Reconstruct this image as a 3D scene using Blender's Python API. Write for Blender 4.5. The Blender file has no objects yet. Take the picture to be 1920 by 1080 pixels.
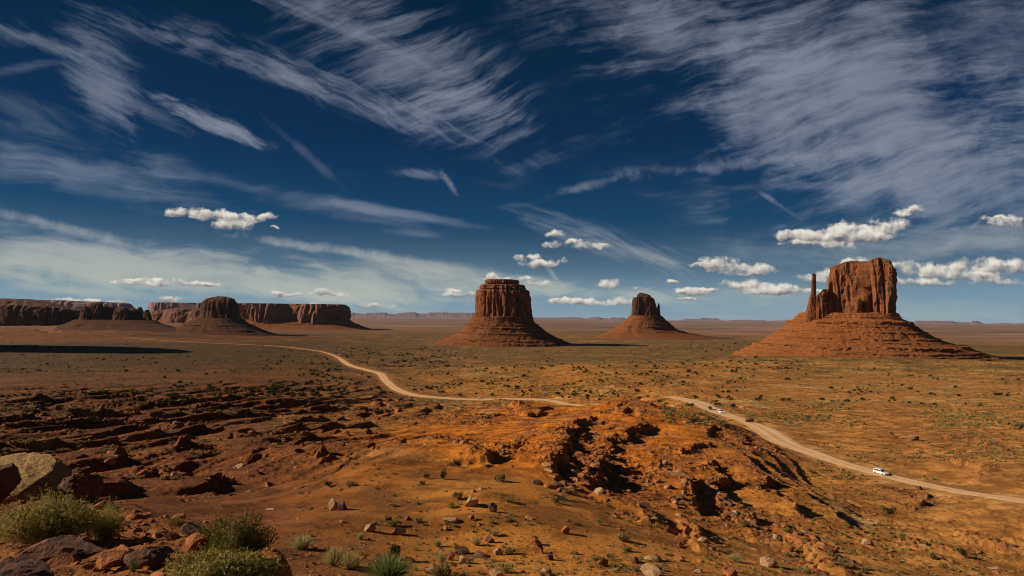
import bpy, bmesh, math, random
import numpy as np
from mathutils import Vector, Matrix
rng = np.random.default_rng(7)
random.seed(7)
SC = bpy.context.scene
COL = SC.collection
# ------------------------------------------------------------------ camera
CZ = 96.0
PITCH = math.atan(56/1200); ROLL = math.radians(0.63)
FWD = np.array([0, math.cos(PITCH), math.sin(PITCH)])
_r0 = np.array([1.0, 0, 0]); _u0 = np.array([0, -math.sin(PITCH), math.cos(PITCH)])
RIGHT = math.cos(ROLL)*_r0 + math.sin(ROLL)*_u0
UP = -math.sin(ROLL)*_r0 + math.cos(ROLL)*_u0
cam_d = bpy.data.cameras.new('camera'); cam = bpy.data.objects.new('camera', cam_d); COL.objects.link(cam)
cam_d.sensor_width = 36; cam_d.lens = 36*1200/1920
cam_d.clip_start = 0.1; cam_d.clip_end = 200000
M4 = Matrix(((RIGHT[0], UP[0], -FWD[0], 0), (RIGHT[1], UP[1], -FWD[1], 0), (RIGHT[2], UP[2], -FWD[2], CZ), (0, 0, 0, 1)))
cam.matrix_world = M4
SC.camera = cam
SC.view_settings.view_transform = 'Standard'; SC.view_settings.look = 'None'
SC.view_settings.exposure = 0.25; SC.view_settings.gamma = 1.0
SC.cycles.filter_width = 1.05; SC.cycles.max_bounces = 4; SC.cycles.diffuse_bounces = 2; SC.cycles.transparent_max_bounces = 4
# ------------------------------------------------------------------ sun
SUN_AZ = math.radians(-91); SUN_EL = math.radians(26)       # azimuth from the +Y axis, negative to the left
sdir = Vector((math.sin(SUN_AZ)*math.cos(SUN_EL), math.cos(SUN_AZ)*math.cos(SUN_EL), math.sin(SUN_EL)))
sun_d = bpy.data.lights.new('sun', 'SUN'); sun_d.energy = 5.0; sun_d.angle = math.radians(0.5); sun_d.color = (1.0, 0.87, 0.68)
sun = bpy.data.objects.new('sun', sun_d); COL.objects.link(sun)
sun.rotation_euler = sdir.to_track_quat('Z', 'Y').to_euler()

def pray(px, py):
    d = FWD + ((px-960)/1200)*RIGHT - ((py-540)/1200)*UP
    return d/d[1]
def pw(px, py, Y):                                   # the world point a direction reaches at distance Y
    d = pray(px, py); return np.array([d[0]*Y, Y, CZ + d[2]*Y])

# ------------------------------------------------------------------ node helper
class N:
    def __init__(s, tree): s.t = tree; s.n = tree.nodes; s.l = tree.links
    def node(s, typ, **kw):
        n = s.n.new(typ)
        for k, v in kw.items(): setattr(n, k, v)
        return n
    def put(s, sock, v):
        if v is None: return
        if isinstance(v, bpy.types.NodeSocket): s.l.new(v, sock)
        else:
            if isinstance(v, (tuple, list)) and len(sock.default_value) == 4 and len(v) == 3: v = tuple(v)+(1,)
            sock.default_value = v
    def m(s, op, a, b=None, c=None, clamp=False):
        n = s.node('ShaderNodeMath', operation=op, use_clamp=clamp)
        s.put(n.inputs[0], a); s.put(n.inputs[1], b); s.put(n.inputs[2], c); return n.outputs[0]
    def v(s, op, a, b=None, c=None):
        n = s.node('ShaderNodeVectorMath', operation=op)
        s.put(n.inputs[0], a); s.put(n.inputs[1], b)
        if c is not None: s.put(n.inputs[2], c)
        return n.outputs['Value'] if op in ('DOT_PRODUCT', 'LENGTH') else n.outputs[0]
    def comb(s, x, y, z=0.0):
        n = s.node('ShaderNodeCombineXYZ'); s.put(n.inputs[0], x); s.put(n.inputs[1], y); s.put(n.inputs[2], z); return n.outputs[0]
    def sep(s, v):
        n = s.node('ShaderNodeSeparateXYZ'); s.put(n.inputs[0], v); return n.outputs
    def noise(s, vec, scale, detail=4, rough=0.55, dist=0.0, lac=2.0, col=False):
        n = s.node('ShaderNodeTexNoise'); s.put(n.inputs['Vector'], vec)
        n.inputs['Scale'].default_value = scale; n.inputs['Detail'].default_value = detail
        n.inputs['Roughness'].default_value = rough; n.inputs['Distortion'].default_value = dist
        n.inputs['Lacunarity'].default_value = lac
        return n.outputs['Color' if col else 'Fac']
    def ss(s, x, a, b, o0=0.0, o1=1.0):
        n = s.node('ShaderNodeMapRange', interpolation_type='SMOOTHSTEP')
        s.put(n.inputs['Value'], x); n.inputs['From Min'].default_value = a; n.inputs['From Max'].default_value = b
        n.inputs['To Min'].default_value = o0; n.inputs['To Max'].default_value = o1; return n.outputs[0]
    def mix(s, f, a, b, blend='MIX'):
        n = s.node('ShaderNodeMix', data_type='RGBA', blend_type=blend)
        s.put(n.inputs[0], f); s.put(n.inputs[6], a); s.put(n.inputs[7], b); return n.outputs[2]

# ------------------------------------------------------------------ world: Nishita sky with cirrus and cumulus
W = bpy.data.worlds.new('World'); SC.world = W; W.use_nodes = True
W.node_tree.nodes.clear(); w = N(W.node_tree)
WS = 0.1
def build_world():
    tc = w.node('ShaderNodeTexCoord').outputs['Generated']
    d = w.v('NORMALIZE', tc); x, y, z = w.sep(d)
    sky = w.node('ShaderNodeTexSky', sky_type='NISHITA'); sky.sun_disc = False
    sky.sun_elevation = SUN_EL; sky.sun_rotation = SUN_AZ; sky.altitude = 1700; sky.air_density = 1.0; sky.dust_density = 0.3; sky.ozone_density = 3.0
    zz = w.m('MAXIMUM', z, 0.0)
    ramp = w.node('ShaderNodeValToRGB'); cr_ = ramp.color_ramp; w.put(ramp.inputs[0], zz)
    stops = [(0.0, (.21, .31, .35)), (.03, (.15, .25, .31)), (.075, (.045, .105, .17)), (.15, (.008, .060, .145)), (.26, (.0028, .031, .098)), (.42, (.0022, .022, .062)), (1.0, (.002, .015, .04))]
    while len(cr_.elements) < len(stops): cr_.elements.new(0.5)
    for e_, (p_, c_) in zip(cr_.elements, stops): e_.position = p_; e_.color = c_+(1,)
    lum = w.m('POWER', w.m('MULTIPLY', w.v('DOT_PRODUCT', sky.outputs[0], (.2, .6, .2)), 0.25), 0.30)
    base = w.mix(1.0, ramp.outputs[0], w.comb(lum, lum, lum), 'MULTIPLY')
    # direction on the plane ahead
    ys = w.m('MAXIMUM', y, 0.05); u = w.m('DIVIDE', x, ys); v = w.m('DIVIDE', z, ys)
    uv = w.comb(u, v, 0.0); front = w.ss(y, 0.03, 0.15)
    def P(px, py): q = pray(px, py); return q[0], q[2]
    # fibres: two warped streak fields
    warp = w.v('SCALE', w.v('SUBTRACT', w.noise(uv, 2.2, 3, 0.5, col=True), (0.5, 0.5, 0.5))); warp.node.inputs['Scale'].default_value = 0.13
    warp2 = w.v('SCALE', w.v('SUBTRACT', w.noise(uv, 9.0, 4, 0.6, col=True), (0.5, 0.5, 0.5))); warp2.node.inputs['Scale'].default_value = 0.016
    uvw = w.v('ADD', w.v('ADD', uv, warp), warp2)
    def fibre(deg, sx, sy, scale, det, rough, src=None):
        mp = w.node('ShaderNodeMapping'); mp.vector_type = 'TEXTURE'
        w.put(mp.inputs['Vector'], src or uvw); mp.inputs['Rotation'].default_value = (0, 0, math.radians(deg)); mp.inputs['Scale'].default_value = (sx, sy, 1)
        return w.noise(mp.outputs[0], scale, det, rough)
    fl = fibre(-24, 9.0, 1.0, 52, 7, 0.66)           # falling to the right
    fl2 = fibre(22, 8.0, 1.0, 50, 6, 0.66)           # cross feathers
    fr = fibre(14, 7.0, 1.0, 34, 8, 0.70)             # rising to the right
    fh = fibre(-5, 9.0, 1.0, 26, 7, 0.64)            # nearly level bands
    patch = w.noise(uvw, 4.0, 5, 0.6)
    def con(f, wf): return w.m('MULTIPLY', w.m('SUBTRACT', w.m('ADD', w.m('MULTIPLY', f, wf), w.m('MULTIPLY', patch, 1-wf)), 0.5), 4.2)
    kinds = {'l': con(fl, 0.72), 'r': con(fr, 0.52), 'h': con(fh, 0.66), 'x': con(fl2, 0.66), 'c': w.m('MULTIPLY', w.m('SUBTRACT', w.noise(uvw, 30, 4, 0.6), 0.5), 2.0)}
    def ell(px, py, a, b, ang, sharp=0.0, src=None):
        cu, cv = P(px, py)
        mp = w.node('ShaderNodeMapping'); mp.vector_type = 'TEXTURE'
        w.put(mp.inputs['Vector'], src or uvw2); mp.inputs['Location'].default_value = (cu, cv, 0)
        mp.inputs['Rotation'].default_value = (0, 0, math.radians(-ang)); mp.inputs['Scale'].default_value = (a/1200, b/1200, 1)
        q = mp.outputs[0]
        if sharp:   # sharp lower edge, feathered upper one
            q = w.v('MAXIMUM', q, w.v('MULTIPLY', q, (-1, -sharp, 0)))
        return w.m('SUBTRACT', 1.0, w.v('DOT_PRODUCT', q, q))
    uvw2 = w.v('ADD', uv, w.v('MULTIPLY', w.v('ADD', warp2, (0, 0, 0)), (0.5, 0.5, 0)))
    S = [  # px, py, half length, half width, falls by degrees, strength, kind, sharp
        (580, 165, 350, 46, 19.5, .62, 'l', 2.2), (770, 125, 270, 105, 30, .50, 'x', 0), (640, 50, 260, 30, 22, .35, 'l', 0), (880, 190, 110, 45, 10, .45, 'x', 0),
        (190, 140, 130, 58, 62, .42, 'l', 0), (280, 205, 90, 20, 30, .2, 'l', 0), (60, 75, 160, 14, 20, .3, 'l', 0), (20, 65, 50, 26, 10, .25, 'l', 0),
        (400, 232, 120, 24, 22, .8, 'l', 1.6), (190, 215, 40, 60, 0, .15, 'l', 0), (30, 130, 80, 12, -8, .3, 'h', 0),
        (120, 315, 280, 55, 12, .48, 'h', 0), (60, 210, 130, 30, 15, .15, 'l', 0), (470, 350, 300, 22, 13, .30, 'h', 0), (770, 405, 170, 11, 9, .45, 'h', 0),
        (570, 285, 110, 10, 40, .18, 'c', 0), (795, 326, 48, 10, 4, .4, 'l', 0), (842, 342, 34, 7, 56, .6, 'c', 0), (785, 438, 70, 9, 4, .3, 'h', 0), (930, 345, 90, 12, 8, .14, 'h', 0),
        (110, 425, 170, 11, 12, .65, 'c', 0), (680, 478, 260, 13, 8, .75, 'c', 1.5), (830, 500, 200, 14, 5, .5, 'h', 0),
        (120, 470, 460, 40, 5, .95, 'h', 0), (330, 512, 620, 44, 4, 1.2, 'h', 0), (330, 520, 620, 26, 4, .5, 'c', 0), (820, 522, 360, 34, 5, 1.1, 'h', 0), (560, 550, 420, 14, 2, .6, 'h', 0), (150, 545, 260, 10, 3, .5, 'h', 0),
        (1130, 452, 170, 26, 18, .6, 'l', 0), (1220, 480, 110, 12, 16, .5, 'h', 0), (1060, 415, 120, 8, 10, .3, 'h', 0), (1110, 345, 85, 11, -16, .42, 'c', 0), (1180, 318, 70, 10, -8, .2, 'c', 0), (985, 310, 70, 14, -20, .15, 'l', 0), (960, 385, 60, 8, -5, .15, 'h', 0),
        (1290, 70, 330, 110, 20, .62, 'r', 0), (1580, 180, 430, 220, 14, .56, 'r', 0), (1800, 330, 420, 120, -6, .60, 'r', 0), (1420, 230, 220, 90, 22, .4, 'r', 0), (1850, 80, 300, 120, 0, .40, 'r', 0),
        (1540, 292, 340, 15, -7, .55, 'c', 0), (1600, 345, 300, 14, -3, .35, 'h', 0), (1620, 395, 40, 120, 4, .12, 'c', 0),
        (1466, 388, 50, 6.5, 33, .55, 'c', 0), (1038, 516, 26, 4.5, 48, .45, 'c', 0), (1830, 420, 26, 4, -42, .4, 'c', 0),
        (1740, 455, 280, 32, -3, .6, 'h', 0), (1450, 475, 260, 20, 4, .35, 'h', 0), (1500, 570, 520, 30, 1, .35, 'h', 0), (1080, 545, 260, 18, 3, .7, 'h', 0), (1250, 555, 240, 16, 2, .45, 'h', 0)]
    edge = w.m('SUBTRACT', w.m('ADD', w.m('MULTIPLY', patch, 0.6), w.m('MULTIPLY', w.noise(uvw, 11.0, 4, 0.6), 0.4)), 0.53)
    acc = None
    for px, py, a, b, ang, st, k, sh in S:
        r2 = w.m('SUBTRACT', 1.0, ell(px, py, a*1.1, b*1.1, ang, sh))
        g_ = w.m('POWER', 0.30, r2)
        e = w.ss(w.m('ADD', g_, kinds[k]), 0.20, 1.40, 0.0, min(st*1.15, 1.0))
        e = w.m('MULTIPLY', e, w.ss(g_, 0.03, 0.42))
        acc = e if acc is None else w.m('SUBTRACT', w.m('ADD', acc, e), w.m('MULTIPLY', acc, e))
    # thin veil everywhere (also behind the viewer)
    sheet = w.v('DIVIDE', w.comb(x, y, 0.0), w.comb(w.m('ADD', zz, 0.08), w.m('ADD', zz, 0.08), 1.0))
    rest = w.m('MULTIPLY', w.ss(w.noise(w.v('MULTIPLY', sheet, (1, 2.2, 1)), 1.2, 7, 0.62), 0.45, 0.75, 0.0, 0.5), w.m('SUBTRACT', 1.0, front))
    acc = w.m('MAXIMUM', w.m('MULTIPLY', acc, front), rest)
    # cumulus
    C = [(322, 400, 28, 8), (352, 397, 42, 12), (384, 404, 36, 10), (440, 416, 42, 20), (428, 402, 34, 14), (470, 408, 34, 12), (505, 405, 22, 8), (515, 426, 10, 3),
         (1040, 437, 20, 8), (1043, 458, 29, 10), (1075, 452, 18, 6), (1120, 460, 46, 8), (975, 483, 15, 9), (1000, 480, 16, 7), (1008, 494, 36, 9), (1046, 488, 24, 10),
         (1140, 530, 26, 12), (1345, 495, 52, 17), (1310, 497, 30, 7), (1410, 505, 50, 13), (1370, 511, 60, 8), (1260, 528, 15, 6), (1298, 545, 34, 9), (1325, 543, 24, 5),
         (1400, 532, 50, 14), (1470, 540, 52, 12), (1440, 545, 60, 7), (1560, 442, 105, 16), (1580, 430, 52, 22), (1665, 420, 48, 18), (1610, 437, 80, 16), (1520, 440, 60, 12), (1565, 461, 45, 10),
         (1708, 392, 34, 8), (1690, 400, 20, 6), (1892, 415, 40, 14), (1860, 408, 30, 6), (1530, 517, 42, 13), (1570, 512, 40, 14), (1620, 494, 50, 14),
         (1710, 500, 60, 14), (1780, 510, 90, 15), (1840, 495, 70, 16), (1900, 500, 50, 18), (1830, 516, 60, 8), (1730, 528, 80, 9), (1880, 526, 70, 9), (1500, 455, 40, 5),
         (940, 523, 40, 10), (922, 518, 12, 10), (1010, 531, 32, 8), (985, 520, 16, 8), (300, 529, 90, 9), (270, 524, 40, 6), (380, 532, 40, 6), (320, 560, 26, 8), (130, 563, 50, 6), (180, 566, 70, 5),
         (615, 549, 46, 8), (548, 553, 24, 6), (520, 552, 12, 5), (1100, 565, 50, 9), (1050, 563, 20, 7), (1165, 562, 26, 10), (1065, 566, 60, 7), (1205, 540, 30, 5), (700, 572, 40, 5), (590, 571, 20, 5), (850, 545, 20, 5), (1290, 560, 30, 4), (1520, 545, 40, 5), (870, 552, 60, 6)]
    wc = w.v('SCALE', w.v('SUBTRACT', w.noise(uv, 42, 4, 0.6, col=True), (0.5, 0.5, 0.5))); wc.node.inputs['Scale'].default_value = 0.016
    uvc = w.v('ADD', uv, wc)
    D = None; H = None
    for px, py, a, b in C:
        cu, cv = P(px, py)
        q = w.v('MULTIPLY', w.v('SUBTRACT', uvc, (cu, cv - b*0.25/1200, 0)), (1200/(a*1.12), 1200/(b*1.3), 0))
        q2 = w.v('MAXIMUM', q, w.v('MULTIPLY', q, (-1, -1.6, 0)))
        e = w.m('MAXIMUM', w.m('SUBTRACT', 1.0, w.v('DOT_PRODUCT', q2, q2)), 0.0)
        hh = w.m('MULTIPLY', e, w.v('DOT_PRODUCT', q, (0, 1, 0)))
        D = e if D is None else w.m('ADD', D, e)
        H = hh if H is None else w.m('ADD', H, hh)
    hn = w.m('DIVIDE', H, w.m('MAXIMUM', D, 0.02))
    cn = w.noise(uvc, 34, 7, 0.58); cn2 = w.noise(w.v('ADD', uvc, (-0.004, 0.007, 0)), 34, 5, 0.5)
    dens = w.m('MULTIPLY', w.ss(w.m('ADD', w.m('MINIMUM', D, 1.0), w.m('MULTIPLY', w.m('SUBTRACT', cn, 0.5), 3.4)), 0.22, 1.15), w.ss(D, 0.0, 0.12))
    dens = w.m('MULTIPLY', dens, front)
    lit = w.m('ADD', w.m('MULTIPLY', hn, 0.95), w.m('ADD', 0.50, w.m('MULTIPLY', w.m('SUBTRACT', cn, cn2), 2.2)), clamp=True)
    ccol = w.mix(lit, (0.13, 0.115, 0.125), (0.66, 0.62, 0.55))
    # horizon veil and compose
    lowz = w.ss(zz, 0.0, 0.17, 1.0, 0.0)
    circ = w.mix(lowz, (0.20, 0.228, 0.285), (0.38, 0.41, 0.36))
    out = w.v('SCALE', base); out.node.inputs['Scale'].default_value = 0.82
    out = w.mix(w.ss(zz, 0.0, 0.14, 0.55, 0.0), out, (0.17, 0.26, 0.34))
    out = w.mix(acc, out, circ)
    out = w.mix(dens, out, ccol)
    fin = w.v('SCALE', out); fin.node.inputs['Scale'].default_value = 1/WS
    bg = w.node('ShaderNodeBackground'); w.put(bg.inputs[0], fin); bg.inputs[1].default_value = WS
    o = w.node('ShaderNodeOutputWorld'); w.l.new(bg.outputs[0], o.inputs[0])
build_world()
W.cycles.sampling_method = 'MANUAL'; W.cycles.sample_map_resolution = 256

# ------------------------------------------------------------------ numpy noise
_perm = np.random.default_rng(3).permutation(1024).astype(np.int32); _perm = np.concatenate([_perm]*3)
_g3 = np.random.default_rng(5).normal(size=(1024, 3)).astype(np.float32); _g3 /= np.linalg.norm(_g3, axis=1)[:, None]
def gn(x, y, z=None, seed=0):
    x = np.asarray(x, np.float64); y = np.asarray(y, np.float64)
    if z is None: z = np.zeros_like(x)
    z = np.asarray(z, np.float64) + seed*17.31
    xi = np.floor(x).astype(np.int64); yi = np.floor(y).astype(np.int64); zi = np.floor(z).astype(np.int64)
    xf = (x-xi).astype(np.float32); yf = (y-yi).astype(np.float32); zf = (z-zi).astype(np.float32)
    u = xf*xf*xf*(xf*(xf*6-15)+10); v = yf*yf*yf*(yf*(yf*6-15)+10); ww = zf*zf*zf*(zf*(zf*6-15)+10)
    def g(i, j, k):
        h = _perm[(_perm[(_perm[(xi+i) & 1023] + yi+j) & 1023] + zi+k) & 1023]
        G = _g3[h]; return G[..., 0]*(xf-i) + G[..., 1]*(yf-j) + G[..., 2]*(zf-k)
    def lp(a, b, t): return a + t*(b-a)
    return lp(lp(lp(g(0,0,0), g(1,0,0), u), lp(g(0,1,0), g(1,1,0), u), v), lp(lp(g(0,0,1), g(1,0,1), u), lp(g(0,1,1), g(1,1,1), u), v), ww)*1.6
def fbm(x, y, z=None, oc=4, seed=0, gain=0.5, ridged=False):
    a = 1.0; s = 0; t = 0; f = 1.0
    for o in range(oc):
        n = gn(x*f, y*f, None if z is None else z*f, seed+o)
        if ridged: n = 1-2*np.minimum(np.abs(n)*1.6, 1)
        s = s + a*n; t += a; a *= gain; f *= 2.03
    return s/t
def sst(x, a, b): t = np.clip((x-a)/(b-a), 0, 1); return t*t*(3-2*t)

# ------------------------------------------------------------------ base relief from surveyed points (px, py, distance)
CP = [(520,1075,42),(700,1075,46),(960,1075,50),(1200,1075,54),(1400,1075,60),(1600,1075,75),(1800,1075,90),(1915,1075,100),
 (1915,1000,135),(1700,960,165),(1600,960,150),(1500,900,200),(800,1000,66),(1100,1000,70),(900,930,84),(700,930,84),(1100,940,88),(700,880,105),(860,880,105),(600,960,75),(560,1000,60),(1000,900,100),(1000,870,120),
 (1165,757,330),(1080,790,280),(1000,800,250),(950,830,190),(1100,850,170),(1100,900,115),(1200,850,190),(1300,787,300),(1300,830,220),(1400,850,205),(1480,905,175),(1300,900,140),(1200,940,105),(1400,960,125),(1300,1000,85),(1500,1040,85),
 (850,760,500),(850,775,400),(850,800,280),(945,763,370),(1050,768,450),(1050,780,340),(700,750,640),(700,770,480),(700,800,330),(700,840,200),
 (600,720,800),(600,760,480),(600,800,300),(600,850,170),(600,900,110),(400,690,1050),(400,720,750),(400,760,450),(400,800,290),(400,850,180),(400,900,120),(400,960,80),
 (200,690,1050),(200,720,730),(200,760,440),(200,800,280),(200,860,160),(200,920,90),(20,690,1050),(20,720,730),(20,760,430),(20,820,230),(20,900,110),
 (1300,700,950),(1500,740,620),(1500,780,400),(1400,720,750),(1600,700,1000),(1700,740,600),(1700,800,340),(1900,720,750),(1900,800,320),(1900,870,220),(1600,830,290),(1100,700,950),(1100,730,780),(950,700,1050),(1300,680,1250),(1700,690,1150)]
ROAD_A = [(0,617,2950),(60,620,2900),(95,628,2700),(110,631,2600),(200,634,2450),(320,639,2250),(440,645,2110),(520,649,2000),(575,655,1820),(606,660,1700),(632,669,1480),(655,684,1260),(690,694,1140),(712,700,1085),(724,714,955),(745,730,850),(775,740,795),(800,743,775),(850,747,765),(900,749,758),(960,748,755),(1025,750,735),(1070,759,660),(1110,760,640),(1150,755,630),(1195,748,600)]
ROAD_B = [(1255,743,520),(1300,752,480),(1345,771,400),(1395,788,350),(1430,803,320),(1470,828,280),(1520,847,257),(1580,868,235),(1652,888,217),(1740,910,200),(1830,928,185),(1920,941,172),(2050,958,160),(2250,990,150)]
pts = [pw(*c) for c in CP] + [pw(*c) for c in ROAD_A[8:]] + [pw(*c) for c in ROAD_B]
def wp(px, Y, z): q = pray(px, 600); return np.array([q[0]*Y, Y, z])
for px in range(-500, 2600, 200):
    for Y in (1900, 2600, 4000, 7000, 15000, 60000):
        z = {1900: 0, 2600: 1, 4000: 3, 7000: 6, 15000: 10, 60000: 20}[Y]
        if px < 420 and Y in (2600, 4000): z = 8 if Y == 2600 else 36
        pts.append(wp(px, Y, z))
for px in range(-500, 2600, 200): pts.append(wp(px, 1450, 4 if px > 1300 else 1))
pts += [wp(1165, 520, 24), wp(1120, 480, 24), wp(1220, 430, 36)]
pts += [np.array([-60., 40, 82]), np.array([60., 40, 76]), np.array([-15., 22, 84]), np.array([0., 22, 83]), np.array([20., 22, 82]), np.array([0., 8, 87]), np.array([5, 8., 87]), np.array([-5., 8, 88])]
for az in range(-180, 180, 30):
    if abs(az) > 60:
        a = math.radians(az)
        for R, z in ((8, 88), (60, 84), (300, 70), (1500, 20), (6000, 5), (60000, 20)): pts.append(np.array([math.sin(a)*R, math.cos(a)*R, float(z)]))
pts = np.array(pts)
def azl(X, Y): return np.arctan2(X, Y), np.log(np.maximum(np.hypot(X, Y), 1.0))
pa, pl = azl(pts[:, 0], pts[:, 1]); ctr = np.stack([pa*1.6, pl], 1)
def tps(r): return np.where(r > 1e-9, r*r*np.log(np.maximum(r, 1e-9)), 0)
n = len(ctr); K = tps(np.linalg.norm(ctr[:, None]-ctr[None], axis=2)) + np.eye(n)*1e-4
Pm = np.concatenate([np.ones((n, 1)), ctr], 1)
sol = np.linalg.solve(np.block([[K, Pm], [Pm.T, np.zeros((3, 3))]]), np.concatenate([pts[:, 2], np.zeros(3)]))
GA = np.linspace(-math.pi, math.pi, 721); GL = np.linspace(0.0, math.log(90000), 420)
ga, gl = np.meshgrid(GA, GL, indexing='ij'); q = np.stack([ga.ravel()*1.6, gl.ravel()], 1)
bz = np.concatenate([tps(np.linalg.norm(q[i:i+20000, None]-ctr[None], axis=2)) @ sol[:n] for i in range(0, len(q), 20000)]) + sol[n] + q @ sol[n+1:]
bz = np.clip(bz, -3, 100).reshape(ga.shape)
wrap = sst(np.abs(ga), 2.4, 3.1); bz = bz*(1-wrap) + wrap*0.5*(bz[0] + bz[-1])[None, :]
def bil(G, a, l):
    fa = np.clip((a-GA[0])/(GA[1]-GA[0]), 0, len(GA)-1.001); fl = np.clip(l/(GL[1]-GL[0]), 0, len(GL)-1.001)
    i = fa.astype(int); j = fl.astype(int); fa = fa-i; fl = fl-j
    return (G[i, j]*(1-fa)+G[i+1, j]*fa)*(1-fl) + (G[i, j+1]*(1-fa)+G[i+1, j+1]*fa)*fl
def base(X, Y): a, l = azl(X, Y); return bil(bz, a, l)
def hit(px, py, f=None):                            # where a sight line meets the ground
    f = f or base
    d = pray(px, py); Y = np.exp(np.linspace(math.log(4), math.log(60000), 6000))
    z = CZ + d[2]*Y; g = f(d[0]*Y, Y); k = np.argmax(z < g)
    if not (z < g).any(): k = len(Y)-1
    return np.array([d[0]*Y[k], Y[k], g[k]])

# ------------------------------------------------------------------ roads: centre lines
def cr(pts, step):
    P = np.array(pts); out = []
    for i in range(len(P)-1):
        p0 = P[max(i-1, 0)]; p1 = P[i]; p2 = P[i+1]; p3 = P[min(i+2, len(P)-1)]
        m = max(2, int(np.linalg.norm(p2-p1)/step))
        t = np.arange(m)[:, None]/m
        out.append(0.5*((2*p1)+(-p0+p2)*t+(2*p0-5*p1+4*p2-p3)*t*t+(-p0+3*p1-3*p2+p3)*t**3))
    out.append(P[-1:]); return np.concatenate(out)
def road_line(L, step):
    p = [pw(*c) for c in L]; p = [np.array([q[0], q[1], q[2]]) for q in p]; return cr(p, step)
RA = road_line(ROAD_A, 4.0); RB = road_line(ROAD_B, 2.0)
RAB = cr([pw(*ROAD_A[-1]), pw(1225, 745, 560), pw(*ROAD_B[0])], 4.0)
for R_ in (RA,):
    far = sst(R_[:, 1], 1600, 1900); R_[:, 2] = R_[:, 2]*(1-far) + base(R_[:, 0], R_[:, 1])*far
def wid(R, L, ws):
    k = np.array([pw(*c)[1] for c in L]); return None
def road_half(px_):  return None
def polydist(X, Y, P, maxd):
    """distance, signed side and position along a polyline, computed only near it"""
    D = np.full(X.shape, 1e9); S = np.zeros(X.shape); T = np.zeros(X.shape)
    P = np.asarray(P)[:, :2]; m = (X > P[:, 0].min()-maxd) & (X < P[:, 0].max()+maxd) & (Y > P[:, 1].min()-maxd) & (Y < P[:, 1].max()+maxd)
    if not m.any(): return D, S, T
    x = X[m]; y = Y[m]; cb = np.zeros(x.shape); d = np.full(x.shape, 1e9); s = np.zeros(x.shape); tt = np.zeros(x.shape)
    for i in range(len(P)-1):
        a = P[i]; b = P[i+1]; ab = b-a; L2 = ab@ab + 1e-9
        t = np.clip(((x-a[0])*ab[0]+(y-a[1])*ab[1])/L2, 0, 1)
        dx = x-a[0]-t*ab[0]; dy = y-a[1]-t*ab[1]; dd = np.hypot(dx, dy); cx_ = (ab[0]*dy-ab[1]*dx)/math.sqrt(L2); c = (dd < d-1e-6) | ((np.abs(dd-d) <= 1e-6) & (np.abs(cx_) > np.abs(cb)))
        d = np.where(c, dd, d); cb = np.where(c, cx_, cb); s = np.where(c, np.sign(cx_), s); tt = np.where(c, (i+t)/(len(P)-1), tt)
    D[m] = d; S[m] = s; T[m] = tt
    return D, S, T

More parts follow.
